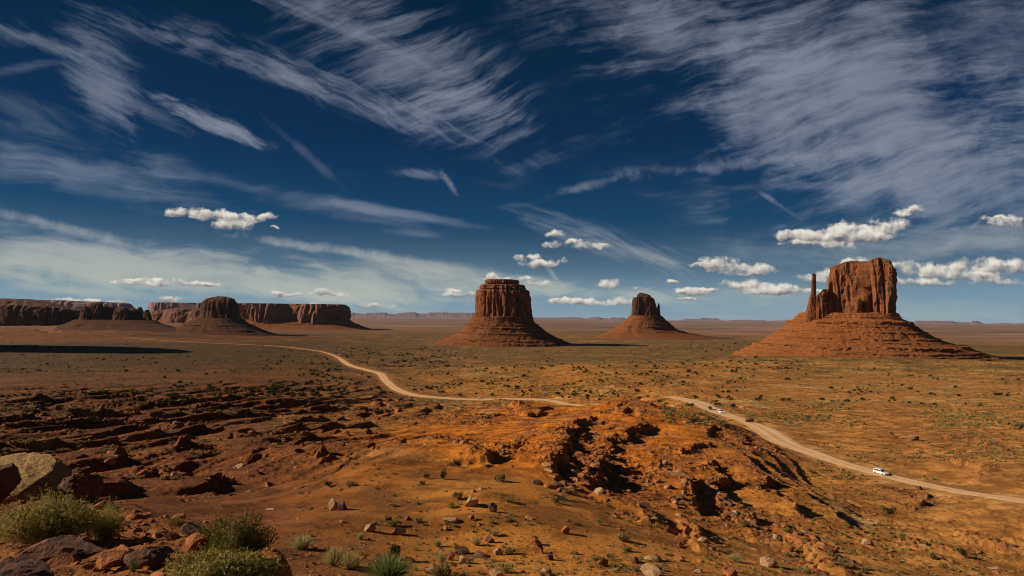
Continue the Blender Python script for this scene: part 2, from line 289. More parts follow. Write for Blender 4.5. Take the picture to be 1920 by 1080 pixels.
# ------------------------------------------------------------------ scarps: px polyline, height, back width, face width, side (+1: high ground left of travel)
def hp(L): return np.array([hit(*p) for p in L])
SCARP = [  # (points, height m, back-slope m, face m, side that is high)
 ([(1135,795),(1108,797),(1085,815),(1062,835),(1050,862),(1045,890),(1062,915)], 5.2, 14, 1.6, -1),
 ([(1225,797),(1205,808),(1180,820),(1145,832),(1128,855),(1138,872),(1120,890),(1108,908),(1130,930)], 5.0, 13, 1.4, -1),
 ([(1130,930),(1165,950),(1200,985)], 2.6, 10, 1.2, 1),
 ([(1355,832),(1310,843),(1275,848),(1240,846)], 3.2, 18, 1.2, -1),
 ([(1385,880),(1360,872),(1330,878),(1300,884),(1262,874),(1215,884)], 3.2, 14, 1.0, -1),
 ([(1495,909),(1455,912),(1400,908),(1345,904),(1320,912),(1280,918)], 2.6, 12, 0.8, -1),
 ([(1000,842),(962,856),(935,868),(905,868),(885,880)], 5.0, 16, 1.6, -1),
 ([(1163,757),(1185,768),(1200,778),(1213,793)], 6, 16, 2.5, 1),
 ([(1300,785),(1330,795),(1365,815),(1395,835),(1420,855)], 4.0, 20, 6, 1),
 ([(1385,950),(1390,975),(1410,1005),(1445,1030)], 3.4, 9, 1.0, 1),
 ([(1450,985),(1480,1010),(1520,1050),(1545,1079)], 3.6, 10, 1.2, 1),
 ([(1285,985),(1300,1005),(1325,1035)], 2.4, 8, 0.9, 1),
 ([(1330,950),(1350,958),(1372,942),(1390,948)], 2.4, 8, 0.8, -1),
 ([(1240,965),(1262,985),(1285,1010)], 2.4, 8, 0.8, 1),
 ([(905,752),(945,753),(975,765),(990,785)], 9, 30, 4, 1),
 ([(870,765),(850,780),(835,795)], 5, 20, 3, 1),
 ([(860,800),(900,795),(920,808)], 4, 16, 2.5, 1),
 ([(700,765),(725,762),(750,775)], 6, 24, 3, 1), ([(640,780),(690,770)], 4, 16, 2, -1),
 ([(540,828),(470,838),(420,852)], 5, 16, 2, -1), ([(610,830),(560,845),(520,862)], 4, 12, 2, -1),
 ([(610,758),(520,764),(430,772),(350,776)], 9, 30, 4, -1), ([(560,742),(480,748),(400,762),(300,768),(240,772)], 9, 34, 4, -1),
 ([(420,800),(350,806),(300,820),(230,830)], 6, 20, 3, -1), ([(330,790),(250,795),(170,812),(100,830)], 7, 24, 3, -1),
 ([(250,790),(150,800),(60,812),(0,822)], 7, 22, 3, -1), ([(180,762),(100,772),(0,785)], 8, 28, 4, -1), ([(300,742),(200,746),(80,756),(0,764)], 8, 30, 5, -1),
 ([(430,868),(340,872),(260,884)], 4.5, 12, 1.6, -1), ([(300,862),(240,868),(200,880)], 4, 12, 1.6, -1), ([(330,905),(270,900),(220,910)], 3, 9, 1.2, -1),
  ([(540,780),(480,790),(440,800)], 6, 18, 2, -1), ([(620,795),(560,800),(500,818)], 5, 16, 2, -1),
 ([(760,722),(700,728),(640,738),(600,748)], 3, 18, 3, -1),
 ([(1470,765),(1530,772),(1580,770)], 4, 16, 2, -1), ([(1560,778),(1620,782),(1690,800)], 4, 18, 2, -1), ([(1600,810),(1660,812),(1680,826)], 3, 12, 1.5, -1),
 ([(1730,850),(1800,868),(1860,885)], 2.5, 12, 1.5, 1), ([(1760,815),(1830,828),(1900,850)], 2.5, 12, 1.5, 1),
 ([(1660,905),(1700,925),(1730,955)], 2.5, 9, 1.2, -1), ([(1650,1000),(1710,1010),(1770,1030)], 3, 9, 1.2, -1), ([(1790,990),(1850,1010),(1915,1040)], 2, 8, 1.2, 1), ([(1860,790),(1890,802),(1925,806)], 6, 20, 1.5, 1),
]
SC3 = [(hp(L), h, bw, fw, sd) for L, h, bw, fw, sd in SCARP]
# rises: px, py, half width px, half height in py (mapped to distance), height
MOUND = [(1165,775,60,22,3.0),(1300,800,70,18,5.0),(1060,810,60,22,3),(900,940,75,18,1.6),(700,880,90,16,1.5),(900,985,120,16,1.3),(640,985,90,16,1.2),(1330,935,70,20,2.0),(1010,840,70,22,2.5),(1400,900,80,18,2),(820,842,90,20,2),(1120,720,60,10,3),(480,870,80,20,3),(1090,692,50,6,5)]
M3 = []
for px, py, rx, ry, h in MOUND:
    c = hit(px, py); t = hit(px, py-ry); b = hit(px, py+ry)
    a0, l0 = azl(c[0], c[1]); M3.append((a0, l0, rx/1200, max(0.03, 0.5*(azl(t[0], t[1])[1]-azl(b[0], b[1])[1])), h))
LEDGE = [(-40, 23), (-22, 22.5), (-14.8, 22), (-12.6, 18.5), (-8.6, 15.0), (-5.4, 12.2), (-3.2, 9.2), (-2.2, 6.4), (1.5, 5.0), (6, 3.0), (12, -4)]
def ledge_z(X, Y): return 94.5 - 0.2*np.maximum(Y, 0) - 0.05*np.maximum(X+3, 0)
def road_field(X, Y):
    D = np.full(X.shape, 1e9); Z = np.zeros(X.shape)
    for R_, md in ((RA, 120), (RB, 60), (RAB, 60)):
        d, s, t = polydist(X, Y, R_[::3] if len(R_) > 60 else R_, md)
        zz = np.interp(t*(len(R_)-1), np.arange(len(R_)), R_[:, 2]); c = d < D
        D = np.where(c, d, D); Z = np.where(c, zz, Z)
    return D, Z
def terrain(X, Y, masks=False):
    X = np.asarray(X, float); Y = np.asarray(Y, float)
    a, l = azl(X, Y); R = np.exp(l); z = bil(bz, a, l)
    bad = sst(R, 60, 150)*(1-sst(R, 600, 1000))                       # broken ground
    bench = np.exp(-((a-math.radians(-3))/0.30)**2)*(1-sst(R, 95, 125))
    fl_right = sst(a, 0.20, 0.35)*sst(R, 170, 260)
    bad = bad*(1-0.9*bench)*(1-0.62*fl_right)
    # ridges running away from the viewer, steep on the side turned from the sun
    wx = X + 14*gn(X/70, Y/70, seed=11); wy = Y + 14*gn(X/70, Y/70, seed=12)
    rx = wx*0.955 - wy*0.295; ry = wx*0.295 + wy*0.955
    big = fbm(rx/40, ry/230, oc=3, seed=20, ridged=True)
    mid = fbm(rx/13, ry/80, oc=3, seed=24, ridged=True)
    leftw = 1-sst(a, -0.30, -0.02)
    z = z + bad*(1.6+3.2*leftw)*big + bad*(0.35+1.25*leftw)*mid
    far_rel = sst(R, 700, 1200)*(1-sst(R, 2500, 5000))
    z = z + far_rel*1.5*fbm(X/90, Y/140, oc=3, seed=30)
    for a0, l0, ra, rl, h in M3: z = z + 0.65*h*np.exp(-((a-a0)/ra)**2-((l-l0)/rl)**2)
    face = np.zeros_like(z)
    jx = X + 1.6*gn(X/4.5, Y/4.5, seed=41) + 4.0*gn(X/16, Y/16, seed=42); jy = Y + 1.6*gn(X/4.5, Y/4.5, seed=43) + 4.0*gn(X/16, Y/16, seed=44)
    for P, h, bw, fw, sd in SC3:
        d, s, t = polydist(jx, jy, P, bw*2.2); m = d < bw*2.2
        if not m.any(): continue
        dd = d[m]; up = (s[m]*sd) > 0; tap = np.minimum(sst(t[m], 0, 0.18), 1-sst(t[m], 0.82, 1.0))
        hh = 0.5*h*tap*(0.75+0.5*gn(X[m]/9, Y[m]/9, seed=50))
        pr = np.where(up, np.exp(-(dd/bw)**1.3), 1-sst(dd, 0, fw))*0.72 - np.where(up, 0, np.exp(-(dd/(bw*0.8))**1.3)*sst(dd, 0, fw))*0.28
        z[m] += hh*np.where(up, pr, pr); face[m] = np.maximum(face[m], (1-sst(dd, fw, fw*2.5+2))*tap)
    # layered ledges
    ter = np.clip(bad*1.25, 0, 1)*sst(fbm(X/70, Y/70, oc=2, seed=60), -0.35, 0.0)
    per = 2.5 + 0*z; zz = z/per + 0.5*gn(X/38, Y/38, seed=61) + 0.16*fbm(X/7, Y/7, oc=3, seed=62); k = np.floor(zz); f = zz-k
    st_ = 0.28*f + 0.72*sst(f, 0.80, 0.97)
    z = z + ter*per*(st_ - f)
    riser = ter*sst(f, 0.74, 0.86)*(1-sst(f, 0.98, 1.0))
    # small relief
    rough = np.clip(bad*0.32 + 0.12 + 0.8*face + 0.7*riser - 0.1*bench, 0.08, 1.8)*(1-sst(R, 900, 2500)*0.5)
    z = z + rough*0.75*fbm(X/6.5, Y/6.5, oc=3, seed=70) 
    z = z + rough*(1-0.75*bench)*0.30*fbm(X/1.7, Y/1.7, oc=3, seed=75, ridged=True)*(1-sst(R, 350, 700))
    z = z + (0.03+0.07*(R < 30))*fbm(X/0.45, Y/0.45, oc=3, seed=80)*(1-sst(R, 60, 130))
    # low layered benches in front of the big mitten
    H = 15*sst(a, 0.24, 0.40)*np.exp(-((l-math.log(1480)-0.05*gn(X/300, Y/300, seed=64))/0.15)**2); q_ = H/2.6 + 0.25*gn(X/50, Y/50, seed=65); k2 = np.floor(q_); f2 = q_-k2
    z = z + (k2 + 0.35*f2 + 0.65*sst(f2, 0.75, 0.95))*2.6*(H > 0.05)
    # gentle fans on the left, beyond the road
    lf = np.exp(-((a+0.62)/0.22)**2)*sst(R, 2500, 3000)*(1-sst(R, 4300, 5200))
    z = z + lf*(10*fbm(X/300, Y/160, oc=4, seed=85, ridged=True)+6)
    # road bed
    D, Z = road_field(X, Y)
    w_ = 1-sst(D, 9.0, 26.0)
    w_ = np.where(R < 330, 1-sst(D, 5.2, 16.0), w_)
    z = z*(1-w_) + (Z-0.25)*w_
    # ledge under the viewer
    P = np.array(LEDGE); d, s, t = polydist(X + 0.5*gn(X/1.3, Y/1.3, seed=90), Y + 0.5*gn(X/1.3, Y/1.3, seed=91), P, 400)
    near = (R < 60)
    lm = np.where(near & (d < 1e8), sst(np.where(s < 0, d, -d), -1.4, 0.3), 0)
    lm = np.where((Y < -4) & (R < 30), 1.0, lm)*(1-sst(R, 34, 58))
    lz = ledge_z(X, Y) + 0.22*fbm(X/1.6, Y/1.6, oc=4, seed=93) + 0.05*fbm(X/0.25, Y/0.25, oc=3, seed=95)
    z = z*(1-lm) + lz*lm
    if masks: return z, dict(a=a, l=l, R=R, bad=bad, bench=bench, face=np.maximum(face, riser*0.9), D=D, lm=lm, leftw=leftw)
    return z
def thit(px, py): return hit(px, py, terrain)

# ------------------------------------------------------------------ ground sheet
az_d = np.radians(np.linspace(-45, 45, 1350)); az_s = np.radians(np.concatenate([np.linspace(-180, -46, 90)]))
AZ = np.concatenate([az_s, az_d, -az_s[::-1][:-1]])
RR = np.concatenate([np.exp(np.arange(math.log(1.2), math.log(30), 0.011)), np.exp(np.arange(math.log(30), math.log(1300), 0.0040)), np.exp(np.arange(math.log(1300), math.log(9000), 0.012)), np.exp(np.linspace(math.log(9000), math.log(80000), 60))])
A2, R2 = np.meshgrid(AZ, RR, indexing='ij'); GX = np.sin(A2)*R2; GY = np.cos(A2)*R2
gx = GX.ravel(); gy = GY.ravel(); gz = np.empty_like(gx); MK = {}
CH = 400000
parts_ = [terrain(gx[i:i+CH], gy[i:i+CH], True) for i in range(0, len(gx), CH)]
gz = np.concatenate([p[0] for p in parts_]); MK = {k: np.concatenate([p[1][k] for p in parts_]) for k in parts_[0][1]}
nA, nR = A2.shape
def gridmesh(name, V, nu, nv, wrapu=False, extra=None):
    i = np.arange(nu if wrapu else nu-1); j = np.arange(nv-1); I, J = np.meshgrid(i, j, indexing='ij'); I2 = (I+1) % nu
    F = np.stack([I*nv+J, I*nv+J+1, I2*nv+J+1, I2*nv+J], -1).reshape(-1, 4)
    if extra is not None: F = np.concatenate([F, extra])
    return rawmesh(name, V, F)
def rawmesh(name, V, F, mats=None, smooth=True):
    me = bpy.data.meshes.new(name); F = np.asarray(F, np.int32); k = F.shape[1]
    me.vertices.add(len(V)); me.vertices.foreach_set('co', np.asarray(V, np.float32).ravel())
    me.loops.add(F.size); me.loops.foreach_set('vertex_index', F.ravel())
    me.polygons.add(len(F)); me.polygons.foreach_set('loop_start', np.arange(0, F.size, k, dtype=np.int32)); me.polygons.foreach_set('loop_total', np.full(len(F), k, np.int32))
    me.polygons.foreach_set('use_smooth', np.full(len(F), smooth)); me.update(calc_edges=True); return me
def attr(me, name, vals):
    a = me.attributes.new(name, 'FLOAT', 'POINT'); a.data.foreach_set('value', np.asarray(vals, np.float32))
def link(name, me, mat=None, parent=None, label=None, cat=None, group=None, kind=None, loc=None):
    o = bpy.data.objects.new(name, me); COL.objects.link(o)
    if mat is not None: me.materials.append(mat)
    if parent is not None: o.parent = parent
    if loc is not None: o.location = loc
    tag(o, label, cat, group, kind); return o
def tag(o, label=None, cat=None, group=None, kind=None):
    for k, v in (('label', label), ('category', cat), ('group', group), ('kind', kind)):
        if v: o[k] = v
def empty(name, loc, label, cat, group=None, rz=0):
    o = bpy.data.objects.new(name, None); COL.objects.link(o); o.location = loc; o.rotation_euler = (0, 0, rz); o.empty_display_size = 1; tag(o, label, cat, group); return o

# ---- ground masks (what grows or lies where, plus shade painted at the left)
a, l, R = MK['a'], MK['l'], MK['R']
n1 = fbm(gx/60, gy/110, oc=4, seed=100); n2 = fbm(gx/400, gy/260, oc=4, seed=104); n3 = fbm(gx/9, gy/9, oc=4, seed=108)
veg = 0.34 + 0.36*sst(R, 900, 1500) + 0.5*n1 + 0.25*n3
veg = veg + 0.08*sst(-a, 0.05, 0.35)*sst(R, 500, 1000) - 0.10*sst(a, 0.05, 0.4)*(1-sst(R, 1500, 2500))
veg = veg*(0.35+0.65*sst(R, 400, 750)) - 0.5*np.exp(-((a-0.10)/0.035)**2-((l-math.log(1150))/0.12)**2)
veg = veg + 0.7*n2*sst(R, 1500, 3000) - 0.55*sst(R, 3500, 7000) - 0.5*np.exp(-((a+0.62)/0.28)**2)*sst(R, 2300, 2700)
veg = np.clip(veg*(1-0.9*(1-sst(MK['D'], 5, 30)))*(1-MK['lm']), 0, 1)
rub = np.clip(0.9*MK['face'] + MK['bad']*sst(fbm(gx/24, gy/50, oc=4, seed=112), 0.08, 0.35)*0.9 + 0.5*MK['lm'], 0, 1)*(1-MK['bench']*0.8)
org = 1.1*np.exp(-((a-0.11)/0.27)**2)*sst(R, 85, 120)*(1-sst(R, 330, 500)) + 0.9*np.exp(-((a+0.03)/0.2)**2-((l-math.log(210))/0.25)**2) + 0.5*n1*MK['bad']
org = org + 0.9*np.exp(-((a-0.10)/0.03)**2-((l-math.log(1150))/0.10)**2) + 0.4*sst(n3, 0.1, 0.4)*MK['bench'] + 0.5*np.exp(-((a+0.62)/0.28)**2)*sst(R, 2300, 2700)*(1-sst(R, 5000, 7000))
org = np.clip(org, 0, 1)
pale = np.clip(0.45*(1-sst(MK['D'], 4, 16 + 0*R)) + sst(fbm(gx/18, gy/30, oc=3, seed=116), 0.22, 0.5)*MK['bad']*0.8 + 0.25*sst(a, 0.2, 0.5)*(1-sst(R, 1200, 1600)), 0, 1)
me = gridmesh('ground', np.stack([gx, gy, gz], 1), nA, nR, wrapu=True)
for k_, v_ in (('spk', sst(R, 140, 320)*sst(MK['D'], 6, 16)*(1-sst(R, 2500, 4500))), ('veg', veg), ('rub', rub), ('org', org), ('pale', pale), ('far', sst(R, 2600, 6500)), ('painted_shade', sst(-a + 0.10*n1, 0.02, 0.42)*(1-sst(R, 3200, 6500))*sst(R, 26, 60) + 0.8*MK['lm'])): attr(me, k_, v_)

def mat_new(name):
    m = bpy.data.materials.new(name); m.use_nodes = True; m.node_tree.nodes.clear(); return m, N(m.node_tree)
def finish(m, n, col, rough=0.95, bump=None, bdist=0.1, bstr=0.6, spec=0.15):
    b = n.node('ShaderNodeBsdfPrincipled'); n.put(b.inputs['Base Color'], col); n.put(b.inputs['Roughness'], rough); b.inputs['Specular IOR Level'].default_value = spec
    if bump is not None:
        bp = n.node('ShaderNodeBump'); bp.inputs['Strength'].default_value = bstr; bp.inputs['Distance'].default_value = bdist; n.put(bp.inputs['Height'], bump); n.l.new(bp.outputs[0], b.inputs['Normal'])
    o = n.node('ShaderNodeOutputMaterial'); n.l.new(b.outputs[0], o.inputs[0]); return m
def A(n, name): x = n.node('ShaderNodeAttribute'); x.attribute_name = name; return x.outputs['Fac']
def ground_mat():
    m, n = mat_new('desert_ground'); P = n.node('ShaderNodeNewGeometry').outputs['Position']
    s1 = n.noise(P, 0.035, 6, 0.6); s2 = n.noise(P, 0.5, 6, 0.65); s3 = n.noise(P, 3.0, 5, 0.7); sv = n.m('ADD', n.m('MULTIPLY', n.noise(P, 0.22, 5, 0.75), 0.62), n.m('MULTIPLY', n.noise(n.v('MULTIPLY', P, (1, 2.2, 1)), 0.018, 6, 0.7), 0.38))
    sand = n.mix(s1, (0.43, 0.158, 0.022), (0.57, 0.255, 0.052))
    sand = n.mix(A(n, 'org'), sand, n.mix(s2, (0.50, 0.125, 0.006), (0.72, 0.25, 0.018)))
    big_ = n.noise(n.v('MULTIPLY', P, (1, 1.5, 1)), 0.011, 6, 0.62)
    sand = n.mix(n.m('MULTIPLY', n.ss(big_, 0.50, 0.66), n.m('ADD', 0.15, n.m('MULTIPLY', A(n, 'spk'), 0.6))), sand, n.mix(s2, (0.26, 0.080, 0.018), (0.36, 0.125, 0.03)))
    sand = n.mix(n.m('MULTIPLY', n.ss(big_, 0.36, 0.47, 1.0, 0.0), n.m('MULTIPLY', A(n, 'spk'), 0.55)), sand, (0.56, 0.36, 0.15))
    sand = n.mix(A(n, 'painted_shade'), sand, n.mix(1.0, sand, (0.42, 0.31, 0.21), 'MULTIPLY'))  # darker soil at left and on the ledge, with shade painted into it
    sand = n.mix(n.m('MULTIPLY', A(n, 'pale'), n.ss(s2, 0.3, 0.6)), sand, n.mix(A(n, 'painted_shade'), (0.56, 0.34, 0.15), (0.36, 0.19, 0.07)))
    rb = n.m('MULTIPLY', n.m('MAXIMUM', A(n, 'rub'), n.m('MULTIPLY', A(n, 'painted_shade'), n.ss(sv, 0.42, 0.58))), n.ss(s3, 0.38, 0.58))
    sand = n.mix(n.m('MULTIPLY', rb, 0.85), sand, n.mix(n.noise(P, 1.3, 3), (0.06, 0.025, 0.014), (0.24, 0.09, 0.035)))
    vg = n.ss(n.m('ADD', A(n, 'veg'), n.m('MULTIPLY', n.m('SUBTRACT', sv, 0.5), 3.4)), 0.40, 0.60)
    vcol = n.mix(n.ss(n.m('ADD', n.m('MULTIPLY', n.noise(P, 0.30, 4, 0.7), 0.6), n.m('MULTIPLY', n.noise(P, 0.035, 4, 0.6), 0.4)), 0.43, 0.57), (0.045, 0.040, 0.012), (0.24, 0.17, 0.055))
    vcol = n.mix(A(n, 'painted_shade'), vcol, n.mix(1.0, vcol, (0.44, 0.34, 0.23), 'MULTIPLY'))  # scrub colour carries the same painted shade
    col = n.mix(n.m('MULTIPLY', vg, 0.88), sand, vcol)
    sp = n.m('MULTIPLY', n.ss(n.noise(P, 0.24, 4, 0.65), 0.54, 0.61), n.ss(n.noise(P, 0.030, 5, 0.65), 0.40, 0.58))
    col = n.mix(n.m('MULTIPLY', n.m('MULTIPLY', sp, A(n, 'spk')), 0.8), col, (0.05, 0.035, 0.015))
    col = n.mix(1.0, col, n.mix(n.ss(n.noise(n.v('MULTIPLY', P, (1, 1.3, 1)), 0.10, 6, 0.72), 0.42, 0.58), (0.60, 0.54, 0.48), (1.14, 1.12, 1.08)), 'MULTIPLY')
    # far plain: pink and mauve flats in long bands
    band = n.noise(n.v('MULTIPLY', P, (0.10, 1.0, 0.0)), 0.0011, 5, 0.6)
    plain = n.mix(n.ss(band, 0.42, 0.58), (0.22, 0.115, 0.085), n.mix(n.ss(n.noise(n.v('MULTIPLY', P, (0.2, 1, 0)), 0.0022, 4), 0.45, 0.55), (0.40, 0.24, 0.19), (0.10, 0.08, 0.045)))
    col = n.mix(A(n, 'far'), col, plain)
    col = n.mix(1.0, col, n.mix(n.ss(n.m('ADD', n.m('MULTIPLY', s3, 0.6), n.m('MULTIPLY', n.noise(P, 11.0, 3, 0.7), 0.4)), 0.38, 0.62), (0.66, 0.62, 0.58), (1.18, 1.18, 1.18)), 'MULTIPLY')
    bump = n.m('ADD', n.m('MULTIPLY', s2, 1.0), n.m('MULTIPLY', s3, 0.35))
    return finish(m, n, col, 0.97, bump, 0.35, 0.7)
MG = ground_mat()
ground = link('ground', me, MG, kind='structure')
# fast height lookup on the finished sheet
LR = np.log(RR)
def gh(X, Y):
    X = np.asarray(X, float); Y = np.asarray(Y, float)
    a_ = np.arctan2(X, Y); l_ = np.log(np.maximum(np.hypot(X, Y), 1.21))
    i = np.clip(np.searchsorted(AZ, a_)-1, 0, nA-2); j = np.clip(np.searchsorted(LR, l_)-1, 0, nR-2)
    fa = np.clip((a_-AZ[i])/(AZ[i+1]-AZ[i]), 0, 1); fl = np.clip((l_-LR[j])/(LR[j+1]-LR[j]), 0, 1); G = gz.reshape(nA, nR)
    return (G[i, j]*(1-fa)+G[i+1, j]*fa)*(1-fl)+(G[i, j+1]*(1-fa)+G[i+1, j+1]*fa)*fl
def ghit(px, py): return hit(px, py, gh)

# ------------------------------------------------------------------ dirt road
def road_mat():
    m, n = mat_new('dirt_road'); P = n.node('ShaderNodeNewGeometry').outputs['Position']
    c = n.mix(n.noise(P, 0.06, 4), (0.64, 0.34, 0.15), (0.72, 0.44, 0.23)); c = n.mix(n.ss(n.noise(P, 0.8, 5, 0.65), 0.35, 0.65), c, n.mix(1.0, c, (0.74, 0.70, 0.66), 'MULTIPLY'))
    tr = A(n, 'track'); c = n.mix(n.m('MULTIPLY', n.ss(n.noise(P, 0.10, 5, 0.65), 0.48, 0.60), 0.55), c, (0.46, 0.22, 0.09)); c = n.mix(n.m('MULTIPLY', tr, 0.7), c, (0.80, 0.56, 0.34))
    return finish(m, n, c, 0.97, n.noise(P, 1.5, 5), 0.15, 0.5)
MR = road_mat()
def ribbon(name, R_, half, label=None):
    P = R_[:, :2]; T = np.gradient(P, axis=0); T /= np.linalg.norm(T, axis=1)[:, None]; Nn = np.stack([-T[:, 1], T[:, 0]], 1)
    k = 13; s = np.linspace(-1, 1, k); V = []; tr = []
    s_ = np.arange(len(P)); wv = half*(1+0.10*gn(s_/7.0, s_*0, seed=120))
    for q in s:
        jit = 1+0.08*gn(s_/3.0, s_*0+q*3, seed=121) if abs(q) == 1 else 1
        XY = P + Nn*(q*wv*jit)[:, None]; z = np.maximum(gh(XY[:, 0], XY[:, 1]), R_[:, 2]-0.25) + (0.10 if abs(q) < 1 else -0.12) + 0.03*R_[:, 1]/1000
        V.append(np.stack([XY[:, 0], XY[:, 1], z], 1)); tr.append(np.full(len(P), math.exp(-((abs(q)-0.38)/0.16)**2)))
    V = np.concatenate(V); me = gridmesh(name, V, k, len(P)); attr(me, 'track', np.concatenate(tr)); me.flip_normals()
    return link(name, me, MR, kind='structure')
def halfw(R_, tab): return np.interp(R_[:, 1], [t[0] for t in tab], [t[1] for t in tab])
ribbon('road', RA, halfw(RA, [(600, 7.5), (760, 8.0), (900, 7.0), (1100, 7.5), (1250, 7.5), (1500, 4.0), (1800, 2.2), (2100, 1.3), (3000, 1.0)]))
ribbon('road', np.concatenate([RAB[:-1], RB]), halfw(np.concatenate([RAB[:-1], RB]), [(150, 3.6), (220, 3.9), (260, 4.6), (290, 6.8), (320, 6.4), (345, 4.4), (400, 6), (470, 8.5), (520, 6.5), (600, 7)]))

# ------------------------------------------------------------------ rock materials
def rock_mat(name, c0, c1, c2, sc=0.05, strata=0.35, streak=0.6, bd=3.0, bst=0.8, top=None):
    m, n = mat_new(name); P = n.node('ShaderNodeNewGeometry').outputs['Position']
    st = n.noise(n.v('MULTIPLY', P, (1, 1, 0.10)), sc*1.3, 7, 0.68); la = n.noise(n.v('MULTIPLY', P, (0.06, 0.06, 1.0)), sc*2.6, 6, 0.62); g = n.noise(P, sc*6, 6, 0.68)
    c = n.mix(n.ss(n.m('ADD', n.m('MULTIPLY', g, 0.5), n.m('MULTIPLY', st, 0.5)), 0.40, 0.60), c0, c1)
    c = n.mix(n.m('MULTIPLY', n.ss(st, 0.48, 0.64), streak), c, c2)
    c = n.mix(n.m('MULTIPLY', n.ss(la, 0.50, 0.66), strata), c, n.mix(1.0, c, (0.55, 0.50, 0.50), 'MULTIPLY'))
    if top:
        nz = n.sep(n.node('ShaderNodeNewGeometry').outputs['Normal'])[2]
        c = n.mix(n.m('MULTIPLY', n.ss(nz, 0.55, 0.85), n.ss(g, 0.35, 0.6)), c, top)
    h = n.m('ADD', n.m('MULTIPLY', g, 1.0), n.m('ADD', n.m('MULTIPLY', st, 0.9), n.m('MULTIPLY', la, 0.7)))
    return finish(m, n, c, 0.95, h, bd, bst)
M_cliff = rock_mat('red_sandstone_cliff', (0.22, 0.070, 0.024), (0.36, 0.13, 0.042), (0.055, 0.023, 0.016), 0.06, 0.45, 0.92, 5.0, 1.0, (0.20, 0.10, 0.05))
M_cliffd = rock_mat('dark_cliff', (0.075, 0.030, 0.018), (0.14, 0.055, 0.028), (0.03, 0.014, 0.012), 0.045, 0.35, 0.8, 4.0, 0.9, (0.14, 0.075, 0.04))  # cliff rock in a darker overall tone
M_cliffp = rock_mat('pale_red_cliff', (0.16, 0.060, 0.036), (0.27, 0.115, 0.068), (0.06, 0.028, 0.022), 0.02, 0.4, 0.6, 6.0, 0.8, (0.10, 0.065, 0.035))
M_talus = rock_mat('orange_talus', (0.24, 0.074, 0.018), (0.43, 0.155, 0.042), (0.10, 0.040, 0.02), 0.14, 0.75, 0.5, 2.5, 1.0)
M_talusm = rock_mat('rust_talus', (0.17, 0.055, 0.016), (0.33, 0.115, 0.032), (0.07, 0.028, 0.016), 0.14, 0.75, 0.55, 2.5, 1.0)
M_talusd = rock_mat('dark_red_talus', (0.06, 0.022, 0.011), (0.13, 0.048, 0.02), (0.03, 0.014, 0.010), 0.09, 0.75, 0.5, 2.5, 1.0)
M_mauve = rock_mat('mauve_far_rock', (0.20, 0.12, 0.13), (0.30, 0.18, 0.17), (0.13, 0.09, 0.10), 0.01, 0.4, 0.5, 8.0, 0.7)

